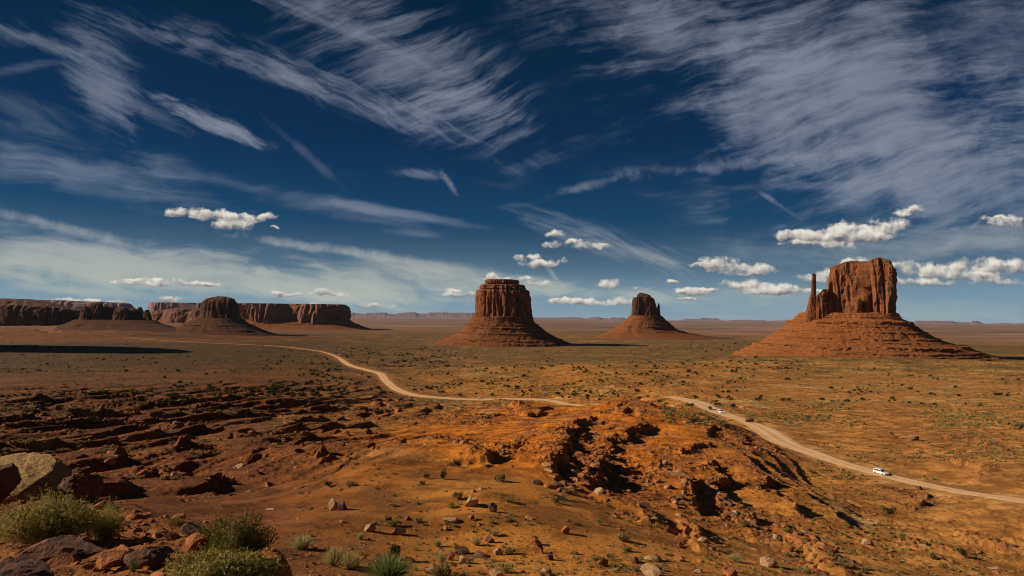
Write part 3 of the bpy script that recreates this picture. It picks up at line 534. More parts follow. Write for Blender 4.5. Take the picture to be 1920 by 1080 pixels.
# ------------------------------------------------------------------ lofted rock masses
def zpx(px, py, Y): return pw(px, py, Y)[2]
def loft(name, mat, parent, pxc, Y, rows, top=None, ratio=1.0, nth=420, nz=120, sq=2.6, flute=5.0, fs=14.0, rough=1.5, seed=0, ledge=0.0, ledges=(), yshift=0.0, skew=0.0, cap=True, gully=0.0, cracks=(), label=None, loc=None, bulge=0.25, back=None, shear=0.0):
    """rows: (py, left px, right px) from the top down, measured at distance Y; top: (px, py) crest line"""
    rows = sorted(rows, key=lambda r: r[0])
    zc = np.array([zpx(pxc, r[0] + (0), Y) for r in rows]); lx = np.array([pw(r[1], r[0], Y)[0] for r in rows]); rx = np.array([pw(r[2], r[0], Y)[0] for r in rows])
    o = np.argsort(zc); zc, lx, rx = zc[o], lx[o], rx[o]
    if top is not None: tx = np.array([pw(p, q, Y)[0] for p, q in top]); tz = np.array([zpx(p, q, Y) for p, q in top]); topf = lambda x: np.interp(x, tx, tz)
    else: topf = lambda x: np.full_like(x, zc[-1])
    z1 = zc[-1] if top is None else max(tz.max(), zc[-1]); z0 = zc[0]
    # view-aligned frame so the measured outline is the one seen
    vx = pray(pxc, 600)[0]; dv = np.array([vx, 1.0]); dv /= np.linalg.norm(dv)
    th = np.linspace(0, 2*math.pi, nth, endpoint=False); ct, st = np.cos(th), np.sin(th)
    ux = np.sign(ct)*np.abs(ct)**(2/sq); uy = np.sign(st)*np.abs(st)**(2/sq)
    zl = np.linspace(z0, z1, nz); V = np.empty((nz, nth, 3)); w0 = (rx-lx).max()/2 if not gully else (rx-lx)[-1]/2
    for k, z in enumerate(zl):
        L = np.interp(z, zc, lx); Rr = np.interp(z, zc, rx); cx = (L+Rr)/2; hw = (Rr-L)/2
        hd = hw*ratio if not gully else ((rx-lx)[-1]/2*ratio + (hw-(rx-lx)[-1]/2)*1.05)
        if back is not None: hd = back + (hw-(rx-lx)[-1]/2)*1.0
        x = cx + hw*ux; s = hd*uy
        Yy = Y + yshift + s - shear*(hw if not gully else (rx-lx)[-1]/2)*ux
        V[k, :, 0] = x*Yy/Y; V[k, :, 1] = Yy; V[k, :, 2] = z
    nx = np.empty((nz, nth)); ny = np.empty((nz, nth))
    dth = np.roll(V[:, :, :2], -1, 1)-np.roll(V[:, :, :2], 1, 1); nn = np.linalg.norm(dth, axis=2)+1e-9
    nx = dth[:, :, 1]/nn; ny = -dth[:, :, 0]/nn
    X, Y_, Z = V[:, :, 0], V[:, :, 1], V[:, :, 2]; cxx = X.mean(1, keepdims=True)
    t = (Z-z0)/(z1-z0)
    if not gully:
        d = flute*fbm(X/fs, Y_/fs, Z/(fs*6), oc=4, seed=200+seed, ridged=True) + bulge*flute*2.2*gn(X/(fs*3.2), Y_/(fs*3.2), Z/(fs*9), seed=220+seed)
        d += rough*fbm(X/(fs*0.35), Y_/(fs*0.35), Z/(fs*0.5), oc=3, seed=230+seed) - 0.5*flute
        for pxq, pw_, dep in cracks:
            xq = pw(pxq, 560, Y)[0]; wq = pw_/1200*Y; wob = 0.35*wq*gn(Z/30, Z*0, seed=240+seed)
            d -= dep*np.exp(-((X-xq-wob)/wq)**2)*(np.sin(th)[None, :] < 0)*sst(t, -0.1, 0.1)
        if ledge: d += ledge*np.sign(gn(Z/8+0*X, X/300, seed=250+seed))*0.5
        edge = 1.0
    else:
        run = t
        rad = np.hypot(X-cxx, Y_-(Y+yshift)); wv = np.clip(1-t, 0, 1)
        ang = np.arctan2(Y_-(Y+yshift), X-cxx)
        d = gully*(0.35+wv)*fbm(np.cos(ang)*5+0.3*gn(X/50, Y_/50, seed=261+seed), np.sin(ang)*5, t*2.2, oc=5, seed=260+seed, gain=0.62)*0.8
        d += rough*1.3*fbm(X/14, Y_/14, Z/9, oc=4, seed=264+seed, gain=0.65) + rough*0.9*fbm(X/5, Y_/5, Z/5, oc=3, seed=267+seed, ridged=True)
        d += gully*1.1*fbm(np.cos(ang)*1.6, np.sin(ang)*1.6, t*0.8, oc=3, seed=268+seed)*(0.3+wv)
        for zq, dep in ledges:                      # hard beds standing out of the slope
            zz = Z + 1.6*gn(X/40, Y_/40, seed=270+seed); amp = 2.1*dep*np.clip(0.25+1.1*gn(X/46, Y_/46, zz*0+zq, seed=275+seed)+0.5*gn(X/12, Y_/12, zz*0+zq, seed=276+seed)+0.3, 0, 1.1)
            d += amp*(1-sst(zz, zq, zq+1.6))*np.clip((zz-(zq-dep))/dep, 0, 1)
    V[:, :, 0] += nx*d; V[:, :, 1] += ny*d
    if not gully and shear: V[:, :, 2] = CZ+(V[:, :, 2]-CZ)*V[:, :, 1]/Y
    def topf2(x, y): return CZ+(topf(x*Y/y)-CZ)*(y/Y if shear else 1.0)
    if top is not None:
        lim = topf2(V[:, :, 0], V[:, :, 1]) + 0.5*rough*gn(V[:, :, 0]/6, V[:, :, 1]/6, seed=280+seed); V[:, :, 2] = np.minimum(V[:, :, 2], lim)
    Vs = [V.reshape(-1, 3)]; nr = nz
    if cap:
        rim = V[-1]; c = rim.mean(0); cc = []
        for f in np.linspace(0.92, 0.02, 12):
            ring = c + (rim-c)*f; 
            if top is not None: ring[:, 2] = np.minimum(topf2(ring[:, 0], ring[:, 1]), ring[:, 2].max()+50) + rough*0.8*gn(ring[:, 0]/12, ring[:, 1]/12, seed=290+seed)
            else: ring[:, 2] = rim[:, 2]*f+(1-f)*c[2] + rough*0.8*gn(ring[:, 0]/12, ring[:, 1]/12, seed=290+seed)
            cc.append(ring)
        Vs.append(np.concatenate(cc)); nr += 12
    VV = np.concatenate(Vs).reshape(nr, nth, 3).transpose(1, 0, 2).reshape(-1, 3)
    if parent is not None: VV = VV - np.array(parent.location)[None, :]
    me = gridmesh(name, VV, nth, nr, wrapu=True); me.flip_normals(); me.validate()
    return link(name, me, mat, parent, label=label)
def butte(name, pxc, Y, z, label, cat='butte', group=None):
    p = pw(pxc, 600, Y); return empty(name, (p[0], p[1], z), label, cat, group)

# mitten-shaped butte on the right with its thumb
b = butte('sandstone_butte', 1600, 1770, 20, 'tall orange butte with a thin thumb spire on its left, on a stepped talus cone', 'butte')
loft('cliff', M_cliff, b, 1600, 1770, [(484,1568,1668),(500,1560,1679),(520,1556,1679),(545,1554,1678),(575,1549,1676),(592,1546,1676),(600,1545,1678)],
     top=[(1540,503),(1558,502),(1563,500),(1575,496),(1584,492),(1600,490),(1614,491),(1632,490),(1638,486),(1650,484),(1660,486),(1668,489),(1672,492),(1675,502),(1680,505)],
     ratio=0.55, nth=900, nz=200, sq=6, flute=7, fs=24, rough=4.2, seed=1, shear=0.55, cracks=[(1607,2.4,17),(1625,1.4,12),(1568,1.0,8),(1641,1.0,8),(1590,0.7,5),(1657,0.8,9),(1616,0.7,8)], bulge=0.5)
loft('thumb', M_cliff, b, 1522, 1775, [(513,1523,1529),(516,1522,1530),(524,1522,1530.5),(527,1521,1530),(540,1521,1530),(552,1520,1530),(560,1517,1532),(575,1514,1536),(590,1509,1541),(603,1506,1544)], ratio=0.9, nth=160, nz=110, sq=2.6, flute=1.2, fs=9, rough=0.8, seed=2, label='slender upright thumb spire left of the main cliff')
loft('shoulder', M_cliff, b, 1548, 1765, [(541,1542,1553),(548,1538,1556),(556,1532,1560),(575,1530,1566),(602,1526,1568)], top=[(1526,560),(1532,553),(1538,549),(1542,543),(1550,542),(1556,546),(1566,546)], ratio=0.7, nth=220, nz=90, sq=3, flute=4.5, fs=9, rough=2.0, seed=3)
loft('buttress', M_cliff, b, 1612, 1715, [(559,1608,1614),(565,1605,1617),(580,1603,1618),(596,1601,1620)], ratio=0.8, nth=120, nz=60, sq=2.5, flute=2.0, fs=8, rough=1.2, seed=4)
loft('talus', M_talus, b, 1600, 1770, [(587,1500,1682),(597,1492,1688),(605,1480,1711),(609,1477,1713),(620,1463,1732),(634,1443,1758),(645,1425,1800),(655,1402,1836),(661,1392,1850),(668,1376,1884),(676,1350,1960),(690,1290,2060)], shear=0.55, nth=1000, nz=260, sq=2.3, gully=12, rough=2.6, seed=5, back=52,
     ledges=[(108,2.5),(97,6.0),(84,2.5),(70,3.0),(53,5.5),(44,2.5),(34,9.0),(20,3),(13,3),(7,3)])
# round butte in the middle
b = butte('sandstone_butte', 945, 2350, 2, 'round flat-capped red butte at the centre of the plain, right side in shadow', 'butte')
loft('cliff', M_cliff, b, 945, 2350, [(525,909,970),(530,908,972),(532,911,970),(534,901,980),(540,898,985),(542,900,984),(545,894,990),(560,891,994),(580,890,996),(603,890,999)], ratio=0.95, nth=800, nz=180, sq=2.5, flute=7, fs=22, rough=2.6, seed=10, shear=0.1, cracks=[(952,1.2,14),(912,1.5,9),(930,1.0,7),(972,1.0,7)], bulge=0.6)
loft('cap_rock', M_cliff, b, 940, 2350, [(524.5,913,966),(526,909,970),(531,910,971)], ratio=0.95, nth=200, nz=16, flute=2.5, fs=12, rough=1.5, seed=12)
loft('talus', M_talusm, b, 943, 2350, [(594,886,1000),(602,882,1001),(612,873,1011),(622,862,1024),(630,850,1038),(634,842,1045),(640,826,1060),(648,804,1078)], nth=800, nz=170, sq=2.1, gully=14, rough=2.8, seed=11, back=125, ledges=[(72,4.0),(62,5.5),(42,3.5),(20,6.0),(9,4)])
# smaller mitten butte
b = butte('sandstone_butte', 1212, 3300, 2, 'small dark butte with a short thumb spire on its right, on a wide reddish cone', 'butte')
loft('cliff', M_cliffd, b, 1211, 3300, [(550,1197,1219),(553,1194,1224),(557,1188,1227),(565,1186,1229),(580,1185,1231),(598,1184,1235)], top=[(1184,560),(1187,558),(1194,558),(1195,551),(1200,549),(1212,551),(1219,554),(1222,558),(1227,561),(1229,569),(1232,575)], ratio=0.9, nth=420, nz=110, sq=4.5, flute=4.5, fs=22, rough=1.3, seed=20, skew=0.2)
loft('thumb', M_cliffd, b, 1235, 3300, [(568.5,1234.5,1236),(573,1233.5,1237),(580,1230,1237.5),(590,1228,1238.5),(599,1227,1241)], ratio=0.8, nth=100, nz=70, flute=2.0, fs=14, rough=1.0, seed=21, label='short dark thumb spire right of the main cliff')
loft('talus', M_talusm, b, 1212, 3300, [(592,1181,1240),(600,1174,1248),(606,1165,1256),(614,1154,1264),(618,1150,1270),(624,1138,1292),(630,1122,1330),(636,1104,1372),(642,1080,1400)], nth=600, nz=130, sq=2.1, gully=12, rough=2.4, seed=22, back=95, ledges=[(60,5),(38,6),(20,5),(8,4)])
# left side
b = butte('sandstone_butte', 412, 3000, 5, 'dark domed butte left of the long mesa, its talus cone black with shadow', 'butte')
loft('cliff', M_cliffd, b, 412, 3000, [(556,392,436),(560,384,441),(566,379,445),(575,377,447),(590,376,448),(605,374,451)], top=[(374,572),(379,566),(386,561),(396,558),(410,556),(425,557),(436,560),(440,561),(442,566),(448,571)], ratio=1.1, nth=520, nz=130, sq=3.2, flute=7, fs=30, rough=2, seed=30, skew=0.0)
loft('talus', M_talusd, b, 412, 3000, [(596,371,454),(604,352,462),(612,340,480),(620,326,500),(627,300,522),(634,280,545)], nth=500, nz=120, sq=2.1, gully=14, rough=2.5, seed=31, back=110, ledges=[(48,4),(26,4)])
b = butte('long_mesa', 550, 4600, 8, 'long flat-topped mesa whose rounded right end slopes down to the plain', 'mesa')
loft('cliff', M_cliffp, b, 550, 4600, [(570.5,440,641),(573,436,647),(577,430,651),(584,425,653),(595,420,655),(606,415,657)], ratio=0.55, nth=1200, nz=90, sq=4, flute=26, fs=62, rough=3.5, seed=40, skew=0, bulge=1.0, cracks=[(470,5,60),(520,3,45),(555,5,50)])
loft('talus', M_talusm, b, 550, 4600, [(599,418,657),(604,410,663),(608,400,673),(612,390,684),(616,380,700)], nth=600, nz=50, sq=3, gully=16, rough=3, seed=41, back=240, ledges=[(38,6)])
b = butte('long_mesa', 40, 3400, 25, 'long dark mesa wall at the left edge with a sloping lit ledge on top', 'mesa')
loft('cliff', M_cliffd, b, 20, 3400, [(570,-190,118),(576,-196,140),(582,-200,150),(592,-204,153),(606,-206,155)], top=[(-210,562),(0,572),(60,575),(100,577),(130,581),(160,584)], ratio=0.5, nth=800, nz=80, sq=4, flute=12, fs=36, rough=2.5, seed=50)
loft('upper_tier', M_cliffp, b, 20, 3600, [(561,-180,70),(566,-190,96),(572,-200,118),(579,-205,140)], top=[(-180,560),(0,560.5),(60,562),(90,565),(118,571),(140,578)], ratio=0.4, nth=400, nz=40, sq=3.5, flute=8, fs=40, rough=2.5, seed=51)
b = butte('rock_spires', 215, 3100, 15, 'row of dark knobbly sandstone domes and fins right of the left-edge mesa', 'rock outcrop')
for k_, (p0, p1, pt) in enumerate([(148,170,574),(162,196,567),(190,222,573),(210,244,576),(238,262,578),(252,272,576),(266,286,581)]):
    loft('dome', M_cliffd, b, (p0+p1)/2, 3100+25*((k_*7) % 3-1), [(pt,(p0+p1)/2-3,(p0+p1)/2+3),(pt+2,p0+6,p1-6),(pt+7,p0+3,p1-3),(pt+16,p0+1,p1-1),(607,p0-2,p1+2)], ratio=1.1, nth=180, nz=70, sq=2.6, flute=5, fs=20, rough=2, seed=60+k_)
loft('talus', M_talusd, b, 215, 3080, [(600,140,290),(606,128,304),(613,110,330),(622,80,380)], nth=400, nz=60, sq=2.4, gully=14, rough=2.6, seed=70, back=70, ledges=[(40,3)])
b = butte('slickrock_domes', 325, 4600, 10, 'lit pinkish slickrock domes between the dark spires and the domed butte', 'rock outcrop')
for k_, (p0, p1, pt) in enumerate([(272,336,581),(300,372,577),(326,345,579),(345,392,579)]):
    loft('dome', M_cliffp, b, (p0+p1)/2, 4600-40*k_, [(pt,(p0+p1)/2-5,(p0+p1)/2+6),(pt+3,p0+11,p1-9),(pt+8,p0+5,p1-4),(pt+16,p0+1,p1-1),(607,p0-4,p1+4)], ratio=0.9, nth=200, nz=60, sq=2.4, flute=8, fs=40, rough=3, seed=80+k_)
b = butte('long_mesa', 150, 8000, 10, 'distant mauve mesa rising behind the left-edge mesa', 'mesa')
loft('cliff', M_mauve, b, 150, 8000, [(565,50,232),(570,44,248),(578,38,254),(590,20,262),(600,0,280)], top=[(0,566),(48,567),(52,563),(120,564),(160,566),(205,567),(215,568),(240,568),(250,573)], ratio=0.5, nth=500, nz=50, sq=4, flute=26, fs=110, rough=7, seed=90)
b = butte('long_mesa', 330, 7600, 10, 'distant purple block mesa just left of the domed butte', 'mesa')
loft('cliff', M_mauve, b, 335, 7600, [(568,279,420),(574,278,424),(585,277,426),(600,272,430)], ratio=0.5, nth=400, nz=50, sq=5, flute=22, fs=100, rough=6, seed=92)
# tall mesa just outside the left edge (its shadow lies across the plain)
b = butte('long_mesa', -130, 1700, 0, 'tall mesa just beyond the left edge that throws a long shadow over the plain', 'mesa')
loft('cliff', M_cliffd, b, -200, 1700, [(420,-330,-118),(440,-340,-92),(520,-352,-80),(600,-362,-72),(660,-370,-66)], ratio=0.9, nth=400, nz=80, sq=2.6, flute=12, fs=40, rough=3, seed=95)
# far low rims along the horizon
def rim(px0, px1, Y, py, seed, amp=2.0, mat=M_mauve, depth=900, nm='far_mesa'):
    n_ = 260; px = np.linspace(px0, px1, n_); prof = py + amp*np.clip(fbm((px+seed*37)/38, px*0, oc=5, seed=seed)*1.4, -1, 1)
    prof = np.where(fbm((px+seed*11)/60, px*0, oc=2, seed=seed+4) > -0.05, prof, prof+amp*0.9); e = np.minimum(sst(px, px0, px0+20), 1-sst(px, px1-20, px1))
    V = []
    q = np.array([pw(p_, y_, Y) for p_, y_ in zip(px, prof)]); q[:, 2] = q[:, 2]*e + 5*(1-e)
    wb = 1 + 0.25*fbm(px/12, px*0, oc=4, seed=seed+8)
    for dy, f in ((-depth*0.45, -0.3), (-depth*0.18, 0.45), (-depth*0.1, 0.5), (-depth*0.06, 0.98), (0, 1.0), (depth, 1.0), (depth*1.3, -0.3)):
        V.append(np.stack([q[:, 0]*(Y+dy*wb)/Y, Y+dy*wb, 2+(q[:, 2]-2)*f], 1))
    V = np.concatenate(V); me = gridmesh(nm, V, 7, n_); me.flip_normals()
    for p_ in me.polygons: p_.use_smooth = False
    return link(nm, me, mat, kind='structure')
rim(640, 905, 40000, 591.5, 300, 1.8, depth=3000); rim(985, 1185, 38000, 595.0, 301, 1.6, depth=3000); rim(1240, 1500, 40000, 600.0, 302, 1.2, depth=3000); rim(560, 930, 42000, 586, 303, 2.0, depth=5000); rim(1270, 1360, 45000, 596, 304, 4.5, depth=4000)
rim(1700, 1850, 36000, 601.5, 305, 2.0, depth=3000); rim(1780, 2100, 42000, 606, 306, 1.8, depth=3000); rim(-300, 60, 14000, 578, 307, 2); rim(1010, 1300, 17000, 603.2, 309, 0.9, depth=500); rim(640, 880, 17000, 599.3, 310, 0.9, depth=500)

# ------------------------------------------------------------------ small rocks and shrubs
def bhit(px, py, Y0=20, Y1=5000, ns=1400):
    px = np.asarray(px, float); py = np.asarray(py, float); out = np.zeros((len(px), 3)); ok = np.zeros(len(px), bool)
    Y = np.exp(np.linspace(math.log(Y0), math.log(Y1), ns))
    for i in range(0, len(px), 400):
        d = FWD[None]+((px[i:i+400]-960)/1200)[:, None]*RIGHT[None]-((py[i:i+400]-540)/1200)[:, None]*UP[None]; d = d/d[:, 1:2]
        X = d[:, 0:1]*Y; Z = CZ+d[:, 2:3]*Y; g = gh(X, np.broadcast_to(Y, X.shape)); b_ = Z < g; k = np.argmax(b_, 1); ok[i:i+400] = b_.any(1)
        r = np.arange(len(k)); out[i:i+400] = np.stack([X[r, k], Y[k], g[r, k]], 1)
    return out, ok
def ico(sub):
    bm = bmesh.new(); bmesh.ops.create_icosphere(bm, subdivisions=sub, radius=1.0)
    V = np.array([v.co[:] for v in bm.verts]); F = np.array([[v.index for v in f.verts] for f in bm.faces]); bm.free(); return V, F
def rock_verts(sub, seed, ncut=9, flat=0.75, rough=0.06):
    r = np.random.default_rng(seed); V, F = ico(sub)
    for _ in range(ncut):
        nrm = r.normal(size=3); nrm /= np.linalg.norm(nrm); c = r.uniform(0.38, 0.8); d = V @ nrm; V = V - np.maximum(d-c, 0)[:, None]*nrm
    V = V*(1+rough*fbm(V[:, 0]*3+seed, V[:, 1]*3, V[:, 2]*3, oc=3, seed=400))[:, None]
    V = V*np.array([1.0, r.uniform(0.65, 0.95), flat*r.uniform(0.75, 1.1)]); return V, F
M_rocka = rock_mat('red_boulder', (0.26, 0.085, 0.03), (0.40, 0.15, 0.05), (0.12, 0.045, 0.025), 0.9, 0.4, 0.5, 0.12, 0.8)
M_rockp = rock_mat('pale_boulder', (0.34, 0.19, 0.10), (0.46, 0.28, 0.15), (0.20, 0.10, 0.05), 0.9, 0.4, 0.5, 0.12, 0.8)
M_rockd = rock_mat('dark_boulder', (0.10, 0.05, 0.035), (0.19, 0.09, 0.055), (0.05, 0.03, 0.025), 0.9, 0.3, 0.5, 0.12, 0.8)
M_slab = rock_mat('lichened_slab', (0.28, 0.155, 0.055), (0.46, 0.28, 0.11), (0.12, 0.06, 0.025), 1.6, 0.5, 0.6, 0.10, 1.0)
def leaf_mat(name, c0, c1, sc=6.0):
    m, n = mat_new(name); P = n.node('ShaderNodeNewGeometry').outputs['Position']
    c = n.mix(n.ss(n.noise(P, sc, 3), 0.35, 0.65), c0, c1)
    b = n.node('ShaderNodeBsdfPrincipled'); n.put(b.inputs['Base Color'], c); b.inputs['Roughness'].default_value = 0.85; b.inputs['Specular IOR Level'].default_value = 0.1
    t = n.node('ShaderNodeBsdfTranslucent'); n.put(t.inputs[0], c); x = n.node('ShaderNodeMixShader'); x.inputs[0].default_value = 0.22
    n.l.new(b.outputs[0], x.inputs[1]); n.l.new(t.outputs[0], x.inputs[2]); o = n.node('ShaderNodeOutputMaterial'); n.l.new(x.outputs[0], o.inputs[0]); return m
L_jun = leaf_mat('juniper_leaf', (0.022, 0.030, 0.010), (0.05, 0.060, 0.018), 1.5)
L_sage = leaf_mat('sage_leaf', (0.20, 0.145, 0.045), (0.36, 0.27, 0.095), 3.0)
L_rab = leaf_mat('brush_leaf', (0.18, 0.155, 0.03), (0.36, 0.29, 0.06), 9.0)
L_flo = leaf_mat('brush_flower', (0.27, 0.23, 0.06), (0.40, 0.34, 0.11), 20.0)
L_gra = leaf_mat('dry_grass', (0.36, 0.30, 0.11), (0.56, 0.47, 0.20), 8.0)
L_grn = leaf_mat('green_grass', (0.12, 0.16, 0.05), (0.24, 0.27, 0.09), 8.0)
L_wood = leaf_mat('twig', (0.06, 0.04, 0.025), (0.12, 0.085, 0.05), 9.0)
def cards(P, size, r, up=0.0, aspect=1.0):
    """one small square leaf clump per point"""
    n_ = len(P); a_ = r.normal(size=(n_, 3)); a_[:, 2] += up; a_ /= np.linalg.norm(a_, axis=1)[:, None]; b_ = np.cross(a_, r.normal(size=(n_, 3))); b_ /= np.linalg.norm(b_, axis=1)[:, None]
    s_ = (np.asarray(size)*r.uniform(0.6, 1.3, n_))[:, None]; V = np.stack([P-a_*s_*aspect-b_*s_*0.5, P-a_*s_*aspect*0.2+b_*s_*0.8, P+a_*s_*aspect+b_*s_*0.2, P+a_*s_*0.2-b_*s_*0.8], 1).reshape(-1, 3)
    return V, np.arange(n_*4).reshape(-1, 4)
def blades(B, T, wd, r, seg=3, sag=0.15):
    """curved tapering blades from B to T"""
    n_ = len(B); D = T-B; side = np.cross(D, r.normal(size=(n_, 3))); side /= np.linalg.norm(side, axis=1)[:, None]+1e-9; L = np.linalg.norm(D, axis=1)
    out = D*np.array([1, 1, 0]); V = []
    for k in range(seg+1):
        t = k/seg; p = B + D*t + out*(t*t-t)*sag*2 ; ww = (wd*(1-0.8*t))[:, None]
        V += [p-side*ww, p+side*ww]
    V = np.stack(V, 1).reshape(-1, 3); m_ = 2*(seg+1); F = []
    for k in range(seg): F.append(np.stack([np.arange(n_)*m_+2*k, np.arange(n_)*m_+2*k+1, np.arange(n_)*m_+2*k+3, np.arange(n_)*m_+2*k+2], 1))
    return V, np.concatenate(F)
def clump_pts(n_, r, lobes=7, flat=1.0, z0=0.1):
    c = r.uniform(-0.6, 0.6, (lobes, 3)); c[:, 2] = np.abs(c[:, 2])*0.9*flat+0.35*flat; rad = r.uniform(0.28, 0.48, lobes); k = r.integers(0, lobes, n_)
    d = r.normal(size=(n_, 3)); d /= np.linalg.norm(d, axis=1)[:, None]; P = c[k] + d*(rad[k]*r.uniform(0.55, 1.0, n_)**0.6)[:, None]*np.array([1, 1, flat]); P[:, 2] = np.maximum(P[:, 2], z0*r.uniform(0.2, 1, n_)); return P
def juniper_v(n_, size, seed, tall=1.0):
    r = np.random.default_rng(seed); P = clump_pts(n_, r, 9, 1.0); P[:, 2] *= tall; return cards(P, size, r)
def sage_v(n_, size, seed):
    r = np.random.default_rng(seed); P = clump_pts(n_, r, 8, 0.6); return cards(P, size, r, up=1.2, aspect=1.8)
def tuft_v(n_, seed, spread=0.55, h=0.8, wd=0.014):
    r = np.random.default_rng(seed); ang = r.uniform(0, 6.283, n_); rr = np.sqrt(r.uniform(0, 1, n_))*0.22; B = np.stack([np.cos(ang)*rr, np.sin(ang)*rr, 0*rr], 1)
    a2 = ang + r.normal(0, 0.5, n_); r2 = rr + spread*r.uniform(0.1, 1, n_); T = np.stack([np.cos(a2)*r2, np.sin(a2)*r2, h*(1.15-0.55*(r2/0.8)**2)*r.uniform(0.6, 1.05, n_)], 1)
    return blades(B, T, wd*r.uniform(0.6, 1.2, n_), r)
def merged(tmpl, P, S, rz, flatz=None):
    Vs = []; Fs = []; off = 0
    which = np.random.default_rng(1).integers(0, len(tmpl), len(P))
    for k, (V, F) in enumerate(tmpl):
        m_ = np.where(which == k)[0]
        if not len(m_): continue
        c, s_ = np.cos(rz[m_]), np.sin(rz[m_]); X = V[None, :, 0]*c[:, None]-V[None, :, 1]*s_[:, None]; Y = V[None, :, 0]*s_[:, None]+V[None, :, 1]*c[:, None]
        Z = np.broadcast_to(V[None, :, 2], X.shape); Q = np.stack([X, Y, Z], 2)*S[m_][:, None, None] + P[m_][:, None, :]; Vs.append(Q.reshape(-1, 3))
        Fs.append((F[None]+(np.arange(len(m_))*len(V))[:, None, None]+off).reshape(-1, F.shape[1])); off += len(m_)*len(V)
    return np.concatenate(Vs), np.concatenate(Fs)
def region(px, py):
    if py < 700: return 'far' 
    if px < 560: return 'left' if py < 900 else 'nearleft'
    if px < 1000 and py > 860 or py > 985 and px < 1300: return 'bench'
    if 820 < px < 1500 and 750 < py <= 985 and py > 750 + max(0, px-1250)*0.45: return 'mound'
    if px > 1250: return 'right'
    return 'mid'
def proj(P):
    d = P-np.array([0, 0, CZ]); f = d @ FWD; return 960+1200*(d @ RIGHT)/f, 540-1200*(d @ UP)/f
used = []
def scatter(name, cat, P, S, his, los, mats, labels, groups, topn, stufflabel, stuffname, sink=0.1, smooth=False, tilt=False):
    R_ = np.linalg.norm(P-np.array([0, 0, CZ]), axis=1); app = S/R_; o = np.argsort(-app); rz = rng.uniform(0, 6.283, len(P)); px, py = proj(P)
    inside = (px > -10) & (px < 1930) & (py > 590) & (py < 1090)
    pick = [i for i in o if inside[i]][:topn]; ps = set(pick); rest = np.array([i for i in range(len(P)) if i not in ps])
    hm = [[None]*len(mats) for _ in his]; cnt = 0
    for i in pick:
        k = rng.integers(len(his)); q = rng.choice(len(mats), p=[m_[1] for m_ in mats])
        if hm[k][q] is None:
            V, F = his[k]; me_ = rawmesh(name, V, F, smooth=smooth); me_.materials.append(mats[q][0]); hm[k][q] = me_
        ob = bpy.data.objects.new(name, hm[k][q]); COL.objects.link(ob); ob.location = P[i]-np.array([0, 0, sink*S[i]]); ob.scale = (S[i], S[i], S[i])
        ob.rotation_euler = (rng.uniform(-.3, .3) if tilt else 0, rng.uniform(-.3, .3) if tilt else 0, rz[i])
        rg = region(px[i], py[i]); tag(ob, labels[rg][q] if isinstance(labels[rg], (list, tuple)) else labels[rg], cat, groups[rg])
    if len(rest):
        rest_P = P[rest]-np.array([0, 0, 1.0])*(sink*S[rest])[:, None]
        mi = rng.choice(len(mats), p=[m_[1] for m_ in mats], size=len(rest)); V, F = merged(los, rest_P, S[rest], rz[rest]); me_ = rawmesh(stuffname, V, F, smooth=smooth)
        link(stuffname, me_, mats[0][0], label=stufflabel, cat=stuffname.replace('_', ' '), kind='stuff')
# -- boulders and rubble
Wt = np.clip(rub*1.0 + 0.05, 0, 1)**1.4*np.clip((R > 45) & (R < 620), 0, 1)*(np.abs(a) < 0.75)
Wt = Wt*(1-sst(8-MK['D'], -1, 1))*(0.35+0.65*sst(fbm(gx/12, gy/12, oc=3, seed=500), 0.0, 0.3))*np.where(R < 30, 0, 1)
Wt = Wt/Wt.sum(); idx = rng.choice(len(gx), 15000, p=Wt, replace=False)
rs = 0.22*(1/np.clip(rng.uniform(0, 1, len(idx)), 0.02, 1))**0.42; rs = rs*(0.6+R[idx]/260); rs = np.clip(rs, 0.15, 1.9)
RP = np.stack([gx[idx], gy[idx], gz[idx]], 1)
bx = rng.uniform(500, 1500, 4200); by = 1085 - 110*rng.beta(1.1, 1.9, 4200); bp, ok = bhit(bx, by); bp = bp[ok]; bs = np.clip(0.05/np.clip(rng.uniform(0, 1, len(bp)), 0.02, 1)**0.5, 0.04, 0.42)
mp_, ok = bhit(np.concatenate([rng.normal(1090, 30, 120), rng.normal(1170, 35, 130), rng.normal(1350, 70, 120)]), np.concatenate([rng.normal(885, 22, 120), rng.normal(865, 26, 130), rng.normal(905, 30, 120)])); mp_ = mp_[ok]; ms = rng.uniform(0.4, 1.35, len(mp_))
RP = np.concatenate([RP, bp, mp_]); rs = np.concatenate([rs, bs, ms])
his = [rock_verts(3, 600+k) for k in range(8)]; los = [rock_verts(1, 620+k, 5, 0.7, 0.05) for k in range(6)]
labs = {'far': 'small dark boulder far out on the plain', 'left': 'dark red boulder on the shadowed ravines of the left slope', 'nearleft': 'dark angular stone on the lower left slope below the ledge', 'bench': 'broken stone strewn over the sandy bench at the bottom of the view', 'mound': 'rust red boulder fallen from the ledges of the orange central mound', 'right': 'brown boulder on the slope near the right-hand road', 'mid': 'small boulder on the rubbly ground before the middle road bend'}
grps = {k: 'boulders: '+v for k, v in {'far': 'far plain', 'left': 'left slope', 'nearleft': 'slope below the ledge', 'bench': 'sandy bench', 'mound': 'central mound', 'right': 'right-hand slope', 'mid': 'middle ground'}.items()}
scatter('boulder', 'boulder', RP, rs, his, los, [(M_rocka, 0.66), (M_rockd, 0.2), (M_rockp, 0.14)], labs, grps, 230, 'red rubble of small stones strewn over ledges and slopes', 'rubble', sink=0.15, tilt=True)
